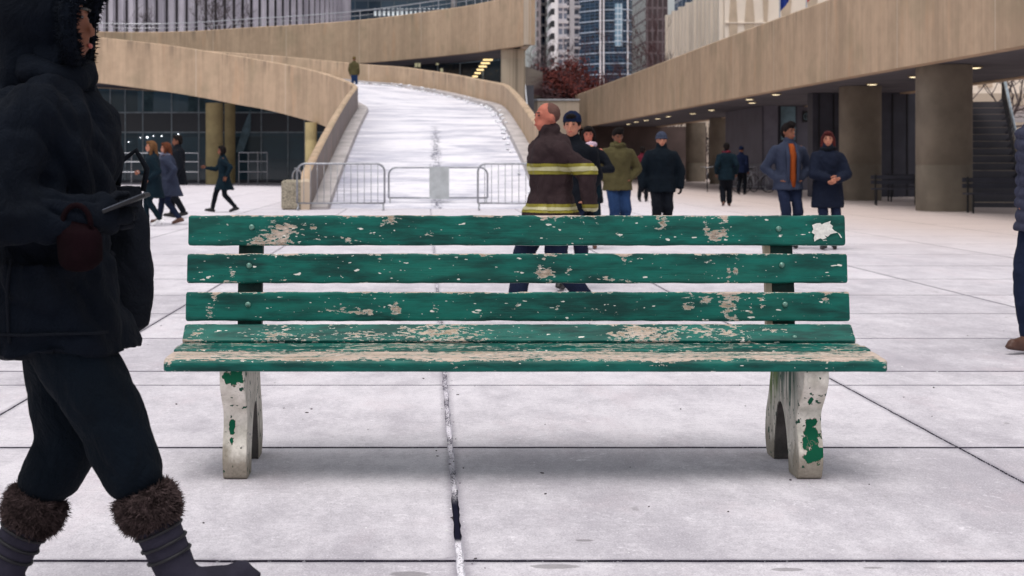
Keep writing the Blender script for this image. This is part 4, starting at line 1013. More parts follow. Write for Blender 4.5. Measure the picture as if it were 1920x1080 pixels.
# ------------------------------------------------------------------ people
def remesh(mb, vox, name, smooth=4, fold=None):
    me = mb.mesh('tmp'); o = bpy.data.objects.new('tmp', me); C.objects.link(o)
    m = o.modifiers.new('r', 'REMESH'); m.mode = 'VOXEL'; m.voxel_size = vox
    if smooth: q = o.modifiers.new('s', 'SMOOTH'); q.factor = .5; q.iterations = smooth
    dg = bpy.context.evaluated_depsgraph_get(); dg.update()
    out = bpy.data.meshes.new_from_object(o.evaluated_get(dg)); out.name = name
    bpy.data.objects.remove(o); bpy.data.meshes.remove(me)
    if fold:
        n = len(out.vertices); co = np.empty(n * 3); out.vertices.foreach_get('co', co); co = co.reshape(-1, 3)
        no = np.array([v.normal[:] for v in out.vertices])
        d = np.array([fold(Vector(c)) for c in co]); co += no * d[:, None]
        out.vertices.foreach_set('co', co.ravel())
    out.polygons.foreach_set('use_smooth', [True] * len(out.polygons)); out.update()
    return out
def fold_cloth(amp=.008, f=(9, 9, 3.5), sd=0.0):
    return lambda c: amp * 1.6 * noise.noise(Vector((c.x * f[0] + sd, c.y * f[1], c.z * f[2]))) - amp * 1.9 * max(0, .32 - abs(noise.noise(Vector((c.x * 9 + c.z * 5, c.y * 9 - c.z * 3, c.z * 7 + sd))))) + amp * .4 * noise.noise(Vector((c.x * 26, c.y * 26, c.z * 14 + sd)))
def fold_puff(amp=.014, step=.085, sd=0.0):
    return lambda c: amp * (abs(math.sin((c.z + .02 * noise.noise(Vector((c.x * 5, c.y * 5, sd)))) * PI / step)) ** .6 - .6) + .004 * noise.noise(Vector((c.x * 30, c.y * 30, c.z * 30)))
def ik(a, b, l1, l2, pole):
    a = Vector(a); b = Vector(b); d = b - a; L = min(d.length, (l1 + l2) * .999); dn = d.normalized()
    b = a + dn * L
    x = (l1 * l1 - l2 * l2 + L * L) / (2 * L); hgt = math.sqrt(max(0, l1 * l1 - x * x))
    pl_ = Vector(pole); pl_ = (pl_ - dn * pl_.dot(dn)).normalized()
    return a + dn * x + pl_ * hgt, b
def ringloft(mb, rings, n=22):
    mb.rings([[(c[0] + a * math.cos(2 * PI * k / n), c[1] + b * math.sin(2 * PI * k / n), c[2]) for k in range(n)] for c, a, b in rings])
def hand(mb, wrist, d, palm_n, sz=1.0, curl=.5, side=1):
    """five fingers added to a mesh; d = forearm direction, palm_n = palm normal"""
    d = Vector(d).normalized(); nrm = Vector(palm_n); nrm = (nrm - d * nrm.dot(d)).normalized(); lat = d.cross(nrm) * side
    w_ = Vector(wrist)
    base = w_ + d * .085 * sz
    for i, (o_, L) in enumerate(((-.030, .068), (-.010, .078), (.010, .073), (.029, .056))):
        p0 = base + lat * o_ * sz; c = curl * (1 + .12 * i)
        d1 = (d * math.cos(c) + nrm * math.sin(c)); d2 = (d * math.cos(c * 2) + nrm * math.sin(c * 2))
        p1 = p0 + d1 * L * .52 * sz; p2 = p1 + d2 * L * .48 * sz
        mb.limb(p0 - d * .012, p1, .0095 * sz, .0085 * sz, 8); mb.limb(p1, p2, .0085 * sz, .0068 * sz, 8)
    t0 = w_ + d * .03 * sz - lat * .028 * sz; t1 = t0 + (d * .75 - lat * .55 + nrm * .35) * .042 * sz; t2 = t1 + (d * .9 + nrm * .5) * .03 * sz
    mb.limb(t0, t1, .013 * sz, .0105 * sz, 8); mb.limb(t1, t2, .0105 * sz, .008 * sz, 8)
def merge_into(me, mb, mi_map=None):
    import bmesh
    bm = bmesh.new(); bm.from_mesh(me); t = mb.mesh('t2', True); bm.from_mesh(t); bm.to_mesh(me); bm.free(); bpy.data.meshes.remove(t)
    me.polygons.foreach_set('use_smooth', [True] * len(me.polygons)); me.update()
def person(label, loc, h, rz, pose, outfit, vox=.017, group=None, skin=None, female=False):
    root = thing('person', label, 'person', loc, rz, group)
    root.scale = (h / 1.75,) * 3
    skin = skin or m_skin
    lean = pose.get('lean', 0.0); hipz = pose.get('hip', .93)
    HC = Vector((0, 0, hipz)); sh_w = .165 if female else .185
    NK = Vector((0, -lean, 1.47 + hipz - .93)); 
    HD = NK + Vector((0, -.02 - lean * .3, .155)) + Vector(pose.get('head', (0, 0, 0)))
    hips = [HC + Vector((s * .088, 0, 0)) for s in (-1, 1)]
    ank = [Vector(a) for a in pose.get('feet', ((-.1, 0, .085), (.1, 0, .085)))]
    knees = []; 
    for i in (0, 1):
        kn, b = ik(hips[i], ank[i], .435, .425, (0.05 * (i * 2 - 1), -1, 0)); knees.append(kn); ank[i] = b
    shs = [Vector((s * sh_w, -lean * .92, 1.385 + hipz - .93)) for s in (-1, 1)]
    wr = [Vector(a) for a in pose.get('hands', ((-.235, -.05, .86), (.235, -.05, .86)))]
    els = []
    poles = pose.get('poles', ((-.3, 1, -.1), (.3, 1, -.1)))
    for i in (0, 1):
        e, b = ik(shs[i], wr[i], .30, .26, poles[i]); els.append(e); wr[i] = b
    yaw = pose.get('yaw', 0); pit = pose.get('pitch', 0)
    HM = Matrix.Rotation(yaw, 3, 'Z') @ Matrix.Rotation(pit, 3, 'X')
    hp = lambda x, y, z: HD + HM @ Vector((x, y, z))
    def torso(mb, e, z0=.86, z1=1.45, bell=0.0):
        dz = hipz - .93; rr = []
        for z, a, b in ((.80, .15, .105), (.86, .168, .118), (.95, .165, .115), (1.06, .142, .105), (1.18, .152, .112), (1.30, .172, .118), (1.38, .178, .105), (1.43, .13, .085), (1.475, .062, .062)):
            if z < z0 - .03 or z > z1 + .03: continue
            k_ = .93 if female else 1; t = (z - .93) / .5
            rr.append(((0, -lean * max(0, t) * .95, z + dz), a * k_ + e, b + e))
        ringloft(mb, rr)
    # body: one continuous figure
    mb = MB(); torso(mb, -.012)
    mb.limb(NK - Vector((0, 0, .06)), HD - Vector((0, -.01, .05)), .06, .055)
    mb.ell(hp(0, .012, .02), (.076, .093, .098), HM); mb.ell(hp(0, -.02, -.055), (.056, .068, .066), HM); mb.ell(hp(0, -.058, -.088), (.028, .026, .022), HM)
    mb.limb(hp(0, -.082, .018), hp(0, -.102, -.026), .009, .013); mb.ell(hp(0, -.088, -.062), (.026, .013, .011), HM)
    for s_ in (-1, 1): mb.ell(hp(s_ * .078, .012, -.01), (.012, .022, .033), HM); mb.ell(hp(s_ * .033, -.078, .028), (.024, .012, .009), HM)
    for i in (0, 1):
        s_ = i * 2 - 1
        mb.limb(shs[i], els[i], .052, .041); mb.limb(els[i], wr[i], .042, .027)
        d = (wr[i] - els[i]).normalized()
        mb.limb(wr[i] - d * .01, wr[i] + d * .075, .027, .036, flat=.45, side=d.cross(Vector((0, -1, .2))).normalized() if False else None)
        mb.limb(hips[i], knees[i], .085, .056); mb.limb(knees[i], ank[i], .058, .038); tv = Vector(pose.get('toes', ((0, -1, 0), (0, -1, 0)))[i]).normalized(); mb.limb(ank[i] + Vector((0, .0, -.025)), ank[i] + tv * .09 + Vector((0, 0, -.035)), .034, .024)
    me = remesh(mb, min(vox, .014), 'body', 3)
    me.materials.append(skin); me.materials.append(m_eye); me.materials.append(m_lip)
    ex = MB()
    for i in (0, 1):
        d = (wr[i] - els[i]).normalized(); s_ = i * 2 - 1
        pn = pose.get('palms', (None, None))[i] or Vector((-s_, -.25, 0))
        hand(ex, wr[i], d, pn, 1.0, pose.get('curl', .45), s_)
        ex.ell(hp(s_ * .032, -.082, .012), (.012, .006, .0055), HM, 10, 7, 1)
        ex.limb(hp(s_ * .016, -.092, .034), hp(s_ * .05, -.083, .034), .005, .004, 6, 1)
    ex.ell(hp(0, -.098, -.062), (.022, .006, .007), HM, 10, 6, 2)
    merge_into(me, ex)
    if outfit.get('gloves'):
        me.materials.append(outfit['gloves'])
        for pg in me.polygons:
            for i in (0, 1):
                if (pg.center - wr[i]).length < .2 and (pg.center - wr[i]).dot(wr[i] - els[i]) > -.003: pg.material_index = 3
    body = link('body', me, root)
    # trousers
    T = outfit['trousers']; e = T.get('e', .018)
    mb = MB(); torso(mb, e - .01, .84, 1.0)
    for i in (0, 1):
        a = ank[i] + (knees[i] - ank[i]) * T.get('up', .06)
        mb.limb(hips[i], knees[i], .088 + e, .06 + e, 16); mb.limb(knees[i], a, .06 + e, T.get('cuff', .046) + e, 16)
    me = remesh(mb, vox, 'trousers', 3, fold_cloth(.007, (11, 11, 7), h)); me.materials.append(T['m']); link('trousers', me, root)
    # shoes
    for i in (0, 1):
        s_ = outfit['shoes']; mb = MB(); a = ank[i]; toe = Vector(pose.get('toes', ((0, -1, 0), (0, -1, 0)))[i]).normalized()
        upv = Vector((0, 0, 1)); upv = (upv - toe * upv.dot(toe)).normalized()
        sole = a - upv * .052
        mb.limb(sole - toe * .045 + upv * .012, sole + toe * .15 + upv * .005, .038, .036, 14, flat=.9)
        mb.limb(a - upv * .01, sole + toe * .1 + upv * .01, .047, .04, 14); mb.limb(sole - toe * .05 - upv * .012, sole + toe * .165 - upv * .016, .034, .034, 14, flat=.5, side=toe.cross(upv))
        if s_.get('boot'):
            b = a + (knees[i] - a) * s_['boot']; mb.limb(a, b, .052, .066, 14)
        me = remesh(mb, min(vox, .012), 'shoe', 2); me.materials.append(s_['m'][i] if isinstance(s_['m'], tuple) else s_['m']); so_ = link('shoe', me, root)
        if s_.get('fur'):
            b = a + (knees[i] - a) * s_['boot']; d = (knees[i] - a).normalized(); rnd = random.Random(i + 3)
            mb = MB(); mb.tube([b - d * .055, b - d * .045, b - d * .01, b + d * .03, b + d * .04], [.052, .070, .078, .076, .055], 20)
            fm = remesh(mb, .01, 'fur_cuff', 1)
            fb = MB(); vs = [v.co.copy() for v in fm.vertices]; ns = [v.normal.copy() for v in fm.vertices]
            for _ in range(9000):
                q = rnd.randrange(len(vs)); v = vs[q] + Vector((rnd.gauss(0, .004), rnd.gauss(0, .004), rnd.gauss(0, .004))); nn = (ns[q] + Vector((rnd.gauss(0, .45), rnd.gauss(0, .45), rnd.gauss(-.3, .45)))).normalized(); t_ = nn.orthogonal().normalized() * .0022
                L = rnd.uniform(.006, .022); fb.add([v - t_, v + t_, v + nn * L], [(0, 1, 2)])
            merge_into(fm, fb); fm.materials.append(s_['fur']); link('fur_cuff', fm, so_)
    # top
    Tp = outfit['top']; e = Tp.get('e', .03); hem = Tp.get('hem', .78); dz = hipz - .93
    mb = MB(); torso(mb, e, max(.84, hem), 1.45)
    if hem < .93:
        rr = []; yc = (ank[0].y + ank[1].y) / 2; fl = Tp.get('flare', .02); sp = abs(ank[0].y - ank[1].y) / 2
        for t in (0, .25, .5, .75, 1):
            z = 1.0 + (hem - 1.0) * t; g = max(0, (.93 - z)) / .85
            rr.append(((0, yc * g * .6 + Tp.get('shift', 0) * t, z + dz), .168 + e + fl * t, .118 + e + fl * t + sp * g * .9))
        ringloft(mb, rr)
    mb.limb(NK - Vector((0, 0, .05)), NK + Vector((0, -.01, Tp.get('collar', .03))), .075 + e * .4, .07 + e * .3, 18)
    for i in (0, 1):
        a = els[i] + (wr[i] - els[i]) * Tp.get('cuff', .93)
        mb.limb(shs[i] + Vector((0, 0, -.015)), els[i], .055 + e * .6, .046 + e * .6, 16); mb.limb(els[i], a, .047 + e * .6, .036 + e * .45, 16)
        mb.limb(NK + Vector((0, .01, -.07)), shs[i] + Vector((0, 0, -.01)), .066 + e * .2, .05 + e * .5, 16)
    fold = fold_puff(Tp.get('amp', .014), Tp.get('step', .09), h) if Tp.get('puff') else fold_cloth(Tp.get('amp', .009), (9, 9, 4), h)
    me = remesh(mb, vox, Tp.get('name', 'coat'), 3, fold); me.materials.append(Tp['m']); top = link(Tp.get('name', 'coat'), me, root)
    # bands (reflective) hug the coat: cut from the coat surface, pushed out
    for (za, zb_, mt, arms) in Tp.get('bands', ()):
        import bmesh
        bm = bmesh.new(); bm.from_mesh(top.data)
        for z_, sgn in ((za, -1), (zb_, 1)):
            bmesh.ops.bisect_plane(bm, geom=bm.verts[:] + bm.edges[:] + bm.faces[:], plane_co=(0, 0, z_), plane_no=(0, 0, sgn), clear_outer=True)
        bm.normal_update()
        for v in bm.verts: v.co += v.normal * (.005 if mt is c_yel else .009)
        bme = bpy.data.meshes.new('reflective_band'); bm.to_mesh(bme); bm.free(); bme.materials.clear(); bme.materials.append(mt)
        bme.polygons.foreach_set('use_smooth', [True] * len(bme.polygons)); link('reflective_band', bme, top)
    if 'front' in outfit:     # open coat: strip of the garment below
        fr_ = outfit['front']; mb = MB(); rr = []
        for z, b_ in ((.86, .142), (1.0, .138), (1.15, .14), (1.3, .15), (1.40, .12), (1.46, .08)):
            yy = -(b_ + e - .01) - lean * (z - .93) / .5; ww = fr_.get('w', .05) * (1 if z < 1.35 else .8)
            rr.append([(-ww, yy + .02, z + dz), (0, yy - .012, z + dz), (ww, yy + .02, z + dz), (0, yy + .06, z + dz)])
        mb.rings(rr); q = mb.build(fr_.get('name', 'sweater'), fr_['m'], root, smooth=True)
    if outfit.get('lapel'):
        for s_ in (-1, 1):
            mb = MB(); mb.limb((s_ * .07, -.155 - lean * .2, .95 + dz), (s_ * .075, -.165 - lean * .7, 1.28 + dz), .02, .026); mb.limb((s_ * .075, -.165 - lean * .7, 1.28 + dz), (s_ * .06, -.07 - lean, 1.45 + dz), .026, .03); mb.build('lapel', Tp['m'], top, smooth=True)
    # hair / hat / scarf / hood
    rnd = random.Random(int(h * 1000))
    if 'hair' in outfit:
        hh = outfit['hair']; mb = MB(); st_ = hh.get('style', 'short')
        mb.ell(hp(0, .022, .042), (.086, .098, .088), HM)
        mb.ell(hp(0, -.045, .085), (.062, .05, .035), HM); mb.ell(hp(0, .06, -.01), (.075, .06, .085), HM)
        for s_ in (-1, 1): mb.ell(hp(s_ * .068, .02, .02), (.02, .05, .05), HM)
        if st_ == 'cropped': mb = MB(); mb.ell(hp(0, .03, .03), (.083, .09, .088), HM)
        if st_ == 'long':
            mb.limb(hp(0, .07, .02), hp(0, .095, -.2), .08, .07, flat=.7); 
            for s_ in (-1, 1): mb.limb(hp(s_ * .07, .02, .02), hp(s_ * .085, .0, -.19), .034, .036)
        if st_ == 'tuft': mb.ell(hp(.01, -.03, .105), (.07, .06, .045), HM)
        if st_ == 'bob':
            for s_ in (-1, 1): mb.limb(hp(s_ * .07, .02, .03), hp(s_ * .078, .0, -.09), .034, .036)
        me = remesh(mb, min(vox, .013), 'hair', 2, lambda c: .004 * noise.noise(c * 60) + .005 * noise.noise(Vector((c.x * 30, c.y * 30, c.z * 8)))); me.materials.append(hh['m']); link('hair', me, root)
    if 'hat' in outfit:
        hh = outfit['hat']; mb = MB(); mb.ell(hp(0, .015, .055), (.09, .105, .085), HM); mb.limb(hp(-.0, .015, .03), hp(0, .015, .06), .092, .092, 20, flat=1.0)
        mb.ell(hp(0, .02, .0), (.085, .09, .06), HM)
        kill = MB()
        me = remesh(mb, min(vox, .012), 'hat', 2, lambda c: .003 * math.sin(math.atan2(c.y - HD.y, c.x - HD.x) * 26))
        # lift the front so the face shows
        for v in me.vertices:
            q = HM.inverted() @ (v.co - HD)
            if q.z < .035: v.co += HM @ Vector((0, 0, (.035 - q.z) * (.97 if q.y < .03 else .35)))
        me.materials.append(hh['m']); link('hat', me, root)
        if hh.get('brim'):
            mb = MB(); mb.tube([hp(.088 * math.sin(t), .015 - .1 * math.cos(t), .036) for t in [2 * PI * i / 24 for i in range(24)]], .02, 10, closed=True); me = remesh(mb, .009, 'hat_brim', 1)
            me.materials.append(hh['brim']); link('hat_brim', me, root)
    if 'hood' in outfit:
        hh = outfit['hood']; mb = MB(); ex_ = hh.get('e', .0)
        mb.ell(hp(0, .04, .035), (.105 + ex_, .12 + ex_, .118 + ex_), HM); mb.limb(hp(0, .05, 0), NK + Vector((0, .07, -.05)), .1, .09)
        cut = lambda q: q.y < -.03
        me = remesh(mb, min(vox, .013), 'hood', 2, fold_cloth(.006, (14, 14, 9), 3))
        import bmesh
        bm = bmesh.new(); bm.from_mesh(me)
        fs = [f for f in bm.faces if (lambda q: q.y < -.055 - ex_ * .3 and q.z > -.16)(HM.inverted() @ (f.calc_center_median() - HD))]
        bmesh.ops.delete(bm, geom=fs, context='FACES'); bm.to_mesh(me); bm.free()
        me.materials.append(hh['m']); hd = link('hood', me, root)
        if hh.get('fur'):
            mb = MB(); pts = [hp((.092 + ex_) * math.sin(t), -.035 - ex_ - hh.get('fwd', 0) * max(0, math.cos(t)), .02 + (.115 + ex_) * math.cos(t)) for t in [2 * PI * i / 20 for i in range(20)]]
            mb.tube(pts, .026, 10, closed=True); fm = remesh(mb, .011, 'fur_trim', 1)
            fb = MB(); vs = [v.co.copy() for v in fm.vertices]; ns = [v.normal.copy() for v in fm.vertices]
            for _ in range(hh.get('n', 3000)):
                q = rnd.randrange(len(vs)); v = vs[q]; nn = (ns[q] + Vector((rnd.gauss(0, .5), rnd.gauss(0, .5), rnd.gauss(0, .5)))).normalized(); t_ = nn.orthogonal().normalized() * .0025
                fb.add([v - t_, v + t_, v + nn * rnd.uniform(.008, .02)], [(0, 1, 2)])
            merge_into(fm, fb); fm.materials.append(hh['fur']); link('fur_trim', fm, hd)
    if 'scarf' in outfit:
        mb = MB(); c = NK + Vector((0, -.01, .015))
        mb.tube([c + Vector((.088 * math.sin(t), -.085 * math.cos(t) - .005, .012 * math.sin(2 * t))) for t in [2 * PI * i / 18 for i in range(18)]], .04, 10, closed=True)
        if outfit['scarf'].get('tail'):
            mb.limb(c + Vector((.03, -.12, 0)), c + Vector((.04, -.165, -.46)), .05, .085, flat=.35, side=(1, 0, 0)); mb.limb(c + Vector((-.04, -.12, 0)), c + Vector((-.05, -.155, -.22)), .04, .045, flat=.4, side=(1, 0, 0))
        me = remesh(mb, min(vox, .012), 'scarf', 2, fold_cloth(.006, (20, 20, 20), 2)); me.materials.append(outfit['scarf']['m']); link('scarf', me, root)
    return root, dict(hp=hp, HD=HD, NK=NK, wr=wr, els=els, shs=shs, ank=ank, knees=knees, hips=hips)
def walk(st=.22, off_=0.0, w_=.09, lift=.0, toe=.25, **kw):
    d = dict(feet=((-w_, -st + off_, .09 + lift), (w_, st + off_, .13)), toes=((0, -1, .15), (0, -1, -toe)), hip=.93 - st * st * .5)
    d.update(kw); return d
cl = lambda n, c, v=.2: M_cloth(n, lin(*c), v)
c_navy = cl('navy_wool', (20, 26, 42)); c_black = cl('black_cloth', (13, 17, 25)); c_jean = cl('blue_denim', (34, 56, 92), .3); c_djean = cl('dark_denim', (26, 34, 56), .25)
c_olive = cl('olive_canvas', (76, 70, 46)); c_brownc = cl('dark_brown_canvas', (52, 40, 42)); c_grey = cl('slate_wool', (48, 54, 72)); c_puff = cl('grey_quilting', (56, 58, 76)); c_rust = cl('rust_knit', (140, 66, 28))
c_yel = M_simple('yellow_reflective', lin(128, 120, 32), .5, .4, var=.15); c_sil = M_simple('silver_reflective', lin(178, 172, 132), .4, .5, var=.08)
c_hairb = cl('black_hair', (22, 17, 17), .4); c_hairbr = cl('auburn_hair', (88, 50, 34), .4); c_hairbl = cl('light_brown_hair', (100, 70, 46), .3); c_hatg = cl('grey_knit', (58, 64, 82)); c_blue = cl('dark_blue_cloth', (18, 28, 54)); c_maroon = cl('maroon_cloth', (92, 28, 42)); c_teal = cl('dark_teal_cloth', (10, 28, 38))
c_shoe = M_simple('black_leather', lin(24, 22, 26), .5, .4); c_shoeb = M_simple('brown_leather', lin(86, 58, 48), .5, .4); c_white = M_simple('white_sneaker', lin(232, 230, 234), .6, .3); c_pink = cl('pale_pink_scarf', (206, 180, 196)); c_check = cl('grey_pattern_wool', (104, 104, 122), .5)
c_furb = M_simple('brown_fur', lin(70, 58, 58), .9, .1, var=.5, sc=40); c_boot = M_simple('charcoal_suede', lin(44, 42, 54), .85, .15, var=.2, sc=12, bump=.3)
c_dk = cl('midnight_coat', (3, 9, 20), .3); c_dk2 = cl('midnight_trousers', (3, 12, 22), .3)
def at(px, Y): return (GX(px, Y), Y, 0)
LEFT, RIGHT = R(-90), R(90)
# 1 firefighter striding left
person('firefighter in a dark brown coat with yellow and silver bands striding left behind the bench', at(1034, 12.0), 1.70, R(-68),
       walk(.27, 0, .08, hands=((-.20, -.02, .90), (.27, .20, .88)), poles=((-.5, 1, 0), (.5, 1, 0)), lean=.02), dict(
       gloves=c_black, top=dict(m=c_brownc, e=.055, hem=.66, flare=.06, collar=.05, amp=.02, bands=((1.135, 1.22, c_yel, 0), (1.162, 1.195, c_sil, 0), (.83, .90, c_yel, 0), (.85, .875, c_sil, 0))),
       trousers=dict(m=c_djean, e=.03), shoes=dict(m=c_shoe), hair=dict(m=cl('cropped_grey_hair', (96, 70, 64)), style='cropped')), vox=.014, skin=m_skin3)
# 2 hooded one just behind
person('person in a blue cap walking just behind the firefighter', at(1073, 14.5), 1.66, R(-15), walk(.10, hands=((-.16, -.04, .93), (.16, -.04, .93))),
       dict(top=dict(m=c_black, e=.03, hem=.8), trousers=dict(m=c_djean), shoes=dict(m=c_shoe), hat=dict(m=c_blue), hair=dict(m=c_hairb, style='short')), skin=m_skin)
# 3 woman with the pale scarf
person('person in a black coat holding a pale pink scarf, left of the olive jacket', at(1103, 21.2), 1.69, R(-4), walk(.08, hands=((-.09, -.24, 1.18), (.10, -.24, 1.12)), poles=((-1, .4, -.3), (1, .4, -.3)), pitch=.1),
       dict(top=dict(m=c_black, e=.025, hem=.66), trousers=dict(m=c_teal), shoes=dict(m=c_shoeb), scarf=dict(m=c_pink, tail=1), hair=dict(m=c_hairb, style='bob')), female=True, skin=m_skin3)
# 4 olive jacket
person('person in an olive green jacket and blue jeans looking down', at(1158, 22.9), 1.70, R(12), walk(.09, hands=((-.17, -.03, .94), (.17, -.06, .96)), poles=((-1, .6, 0), (1, .5, 0)), pitch=.28),
       dict(top=dict(m=c_olive, e=.05, hem=.80, flare=.02), trousers=dict(m=c_jean, e=.025), shoes=dict(m=c_shoe), hair=dict(m=c_hairb, style='tuft'), scarf=dict(m=c_olive)), skin=m_skin2)
# 5 beanie
person('man in a bulky black coat and grey knitted beanie facing the camera', at(1240, 24.4), 1.66, R(0), walk(.10, hands=((-.32, -.03, .86), (.32, -.03, .86)), poles=((-1, .6, 0), (1, .6, 0))),
       dict(gloves=c_black, top=dict(m=cl('black_teal_parka', (8, 18, 27)), e=.075, hem=.76, flare=.0, collar=.06, cuff=1.0), trousers=dict(m=c_black, e=.03), shoes=dict(m=c_shoe), hat=dict(m=c_hatg, brim=c_hatg)), skin=m_skin)
# 6 rust sweater
person('man in an open slate blue jacket over a rust sweater, hands in pockets', at(1478, 21.3), 1.74, R(12), walk(.09, hands=((-.165, -.05, .95), (.165, -.05, .95)), poles=((-1, .6, 0), (1, .6, 0)), yaw=.35),
       dict(top=dict(m=c_grey, e=.035, hem=.82), front=dict(m=c_rust, w=.058), lapel=True, trousers=dict(m=c_djean, e=.012), shoes=dict(m=c_shoe), hair=dict(m=c_hairb, style='tuft')), skin=m_skin2)
# 7 woman in black
person('woman in a long black coat with dark red hair, hands held at her waist', at(1552, 21.1), 1.62, R(-2), walk(.07, hands=((-.03, -.25, 1.05), (.07, -.25, 1.02)), poles=((-1, .4, -.3), (1, .4, -.3)), yaw=-.2),
       dict(top=dict(m=c_navy, e=.055, hem=.62, flare=.02, collar=.06), scarf=dict(m=c_black), trousers=dict(m=c_djean, e=.012), shoes=dict(m=c_shoe), hair=dict(m=cl('dark_red_hair', (70, 28, 28)), style='long')), female=True, skin=m_skin)
# 8 walker seen from behind
person('solitary walker in dark teal clothes seen under the walkway', at(1362, 41.6), 1.72, R(176), walk(.10, hands=((-.27, 0, .9), (.27, 0, .9))),
       dict(top=dict(m=c_teal, e=.045, hem=.72), trousers=dict(m=c_black, e=.03), shoes=dict(m=c_shoeb), hair=dict(m=c_hairb), scarf=dict(m=c_maroon)), skin=m_skin2)
# 9 by the bright opening
person('person in a blue jacket standing by the bikes at the bright opening', at(1390, 56), 1.75, R(150), walk(.08),
       dict(top=dict(m=c_blue, e=.04, hem=.8), trousers=dict(m=c_black), shoes=dict(m=c_shoe), hat=dict(m=c_blue)), skin=m_skin2)
# 10 far red jacket
person('far person in a maroon jacket between the olive jacket and the beanie', at(1205, 46), 1.66, R(160), walk(.08),
       dict(top=dict(m=c_maroon, e=.03, hem=.8), trousers=dict(m=c_black), shoes=dict(m=c_shoe), hair=dict(m=c_hairb)), skin=m_skin2)
# 11,12,13 left group
person('fair haired person in a teal coat and white shoes walking left', at(288, 28.8), 1.60, R(-80), walk(.13, hands=((-.15, -.26, 1.08), (.2, -.1, .95)), lean=.03),
       dict(top=dict(m=c_teal, e=.04, hem=.58), trousers=dict(m=c_teal, e=.008), shoes=dict(m=c_white), hair=dict(m=c_hairbl, style='long')), female=True, group=None)
person('auburn haired person in a grey patterned coat beside the fair haired one', at(318, 29.6), 1.60, R(-95), walk(.24, hands=((-.15, -.24, 1.1), (.2, .05, .92)), lean=.05),
       dict(top=dict(m=c_grey, e=.055, hem=.62, flare=.04), scarf=dict(m=c_check, tail=1), trousers=dict(m=c_djean, e=.01), shoes=dict(m=c_shoeb), hair=dict(m=c_hairbr, style='long')), female=True)
person('person in black hidden behind the pair walking left', at(334, 33), 1.78, R(-85), walk(.12),
       dict(top=dict(m=c_black, e=.04, hem=.7), trousers=dict(m=c_black), shoes=dict(m=c_shoe), hair=dict(m=c_hairb)), skin=m_skin2)
# 14 lone walker in front of ochre column
person('lone walker in dark clothes before the ochre column, one arm reaching out', at(420, 36.6), 1.62, R(-86), walk(.30, 0, .08, hands=((-.12, -.46, 1.14), (.25, .08, .92)), poles=((0, 0, -1), (.35, 1, 0)), lean=.03),
       dict(top=dict(m=c_teal, e=.03, hem=.62, flare=.02), trousers=dict(m=c_black, e=.01), shoes=dict(m=c_shoe), hair=dict(m=c_hairb, style='bob')), female=True, skin=m_skin2)
# 15 on the ramp
p_ = (GX(664, 82), 82, 4.98)
person('small figure in an olive coat and jeans at the top of the ramp', p_, 1.78, R(170), walk(.09),
       dict(top=dict(m=c_olive, e=.05, hem=.8), trousers=dict(m=c_jean), shoes=dict(m=c_shoe), hat=dict(m=cl('brown_knit', (96, 80, 46)))), skin=m_skin2, vox=.025)
# 16 right edge man
person('man in a grey quilted jacket, jeans and brown shoes, cut by the right edge', at(1974, 9.65), 1.74, R(-66), walk(.10, 0, .08, hands=((-.17, -.06, .93), (.17, -.06, .93)), poles=((-.8, 1, 0), (.8, 1, 0))),
       dict(top=dict(m=c_puff, e=.06, hem=.78, puff=1, step=.075, amp=.02), trousers=dict(m=c_djean, e=.022), shoes=dict(m=c_shoeb), hair=dict(m=c_hairb)), vox=.012)
# 17 foreground walker
r_, J = person('person in a midnight blue coat and fur topped boots striding past at the left edge', at(86, 4.0), 1.70, RIGHT,
       dict(feet=((-.085, -.38, .125), (.09, .15, .095)), toes=((0, -1, .50), (0, -1, -.05)), hip=.91, hands=((-.215, -.17, 1.10), (.12, -.06, 1.0)), poles=((-.5, 1, -.5), (.3, 1, -.3)), palms=(Vector((1, 0, .1)), None), curl=.75),
       dict(gloves=c_black, top=dict(m=c_dk, e=.072, hem=.76, flare=.0, collar=.07, amp=.022, cuff=1.0), trousers=dict(m=c_dk2, e=.032, cuff=.05, up=.74), shoes=dict(m=c_boot, boot=.52, fur=c_furb),
            hood=dict(m=c_dk, e=.03, fur=c_dk, fwd=.06), scarf=dict(m=c_dk)), vox=.010, female=True, skin=m_skin2)
for bt in [o for o in r_.children if o.name.startswith('shoe')]:
    mb = MB(); vs = [v.co for v in bt.data.vertices]; 
    i = 0 if sum(v.x for v in vs) < 0 else 1; an = J['ank'][i]
    d_ = (J['knees'][i] - an).normalized(); u_ = d_.orthogonal().normalized(); v_ = d_.cross(u_)
    for q in (.08, .115, .15, .185):
        c_ = an + d_ * q; rr_ = .053 + .014 * q / .2
        mb.tube([c_ + (u_ * math.cos(t) + v_ * math.sin(t)) * rr_ for t in [2 * PI * w_ / 20 for w_ in range(20)]], .0045, 6, closed=True)
    sb2 = MB(); toe_ = Vector(((0, -1, .50), (0, -1, -.05))[i]).normalized(); up_ = Vector((0, 0, 1)); up_ = (up_ - toe_ * up_.dot(toe_)).normalized(); so2 = an - up_ * .078
    lat_ = toe_.cross(up_); ol = []
    for t in [2 * PI * w_ / 28 for w_ in range(28)]:
        cx_ = math.cos(t); ol.append(so2 + toe_ * (.052 + .128 * cx_) + lat_ * (math.sin(t) * (.05 + .004 * cx_)))
    sb2.rings([ol, [v + up_ * .022 for v in ol]]); sb2.build('sole', M_simple('boot_rubber', lin(58, 52, 56), .8, .2) if 'boot_rubber' not in bpy.data.materials else bpy.data.materials['boot_rubber'], bt)
    mb.build('laces', m_black, bt, smooth=True)
coat_ = [o for o in r_.children if o.name.startswith('coat')][0]
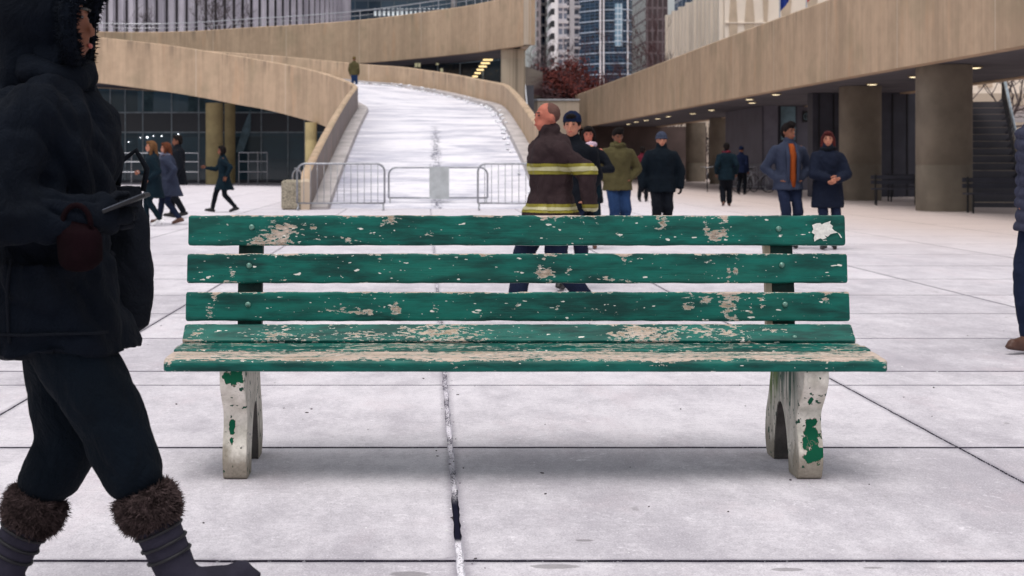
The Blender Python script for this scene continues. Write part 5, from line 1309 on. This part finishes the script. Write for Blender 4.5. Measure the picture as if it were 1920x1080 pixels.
def on_coat(y, z):
    best = None
    for v in coat_.data.vertices:
        if v.co.x < -.05:
            d = (v.co.y - y) ** 2 + (v.co.z - z) ** 2
            if d < .0004 and (best is None or v.co.x < best): best = v.co.x
    return best if best is not None else -.25
mb = MB()
pts = [Vector((on_coat(.02 + .02 * math.sin(z * 9), z) - .002, .02 + .02 * math.sin(z * 9), z)) for z in [.78 + i * .035 for i in range(7)]]
mb.tube(pts, .004, 6)
pts = [Vector((on_coat(y, .80) - .002, y, .80)) for y in [-.2 + i * .03 for i in range(14)]]; mb.tube(pts, .004, 6)
mb.build('seam', c_black, coat_, smooth=True)
# bag hanging from the hand, phone
bg_ = thing('handbag', 'dark red leather handbag hanging at the side of the striding person', 'handbag', at(86, 4.0), RIGHT)
m_redl = M_simple('oxblood_leather', lin(15, 3, 7), .85, .08, var=.3, sc=12, bump=.3)
mb = MB(); mb.cbox(-.285, -.225, -.205, -.085, .93, 1.06, .025); q = remesh(mb, .012, 'bag_body', 3, fold_cloth(.006)); q.materials.append(m_redl); link('bag_body', q, bg_)
mb = MB(); mb.tube([*[(-.27, -.14 + .035 * math.cos(t), 1.045 + .05 * math.sin(t)) for t in [PI * q_ / 12 for q_ in range(13)]]], .007, 8); mb.build('handle', m_redl, bg_, smooth=True)
ph = thing('phone', 'black phone with a bright edge held by the striding person', 'phone', at(86, 4.0), RIGHT)
mb = MB(); wv = J['wr'][0] * (1.70 / 1.75); Mx = Matrix.Translation(wv + Vector((.0, -.085, .03))) @ Matrix.Rotation(R(-22), 4, 'X')
mb.box(-.036, .036, -.055, .06, -.004, .004, 0, Mx); mb.build('case', m_black, ph)
mb = MB(); mb.box(-.034, .034, -.053, .058, .0042, .0062, 0, Mx); mb.build('screen', M_simple('phone_glass', lin(96, 102, 114), .2, .5), ph)
sb_ = thing('shopping_bag', 'soft black shopping bag carried on the far side of the striding person', 'bag', at(86, 4.0), RIGHT)
mb = MB(); ringloft(mb, [((.17, -.17, z), a, b) for z, a, b in ((.72, .05, .04), (.76, .07, .075), (.9, .075, .085), (1.05, .06, .075), (1.14, .03, .05))]); q = remesh(mb, .012, 'bag_body', 3, fold_cloth(.012, (14, 14, 6))); q.materials.append(c_black); link('bag_body', q, sb_)
mb = MB(); mb.tube([(.17, -.15, 1.12), (.175, -.16, 1.2), (.175, -.2, 1.23), (.175, -.23, 1.18), (.17, -.22, 1.12)], .008, 8); mb.build('handle', c_black, sb_, smooth=True)
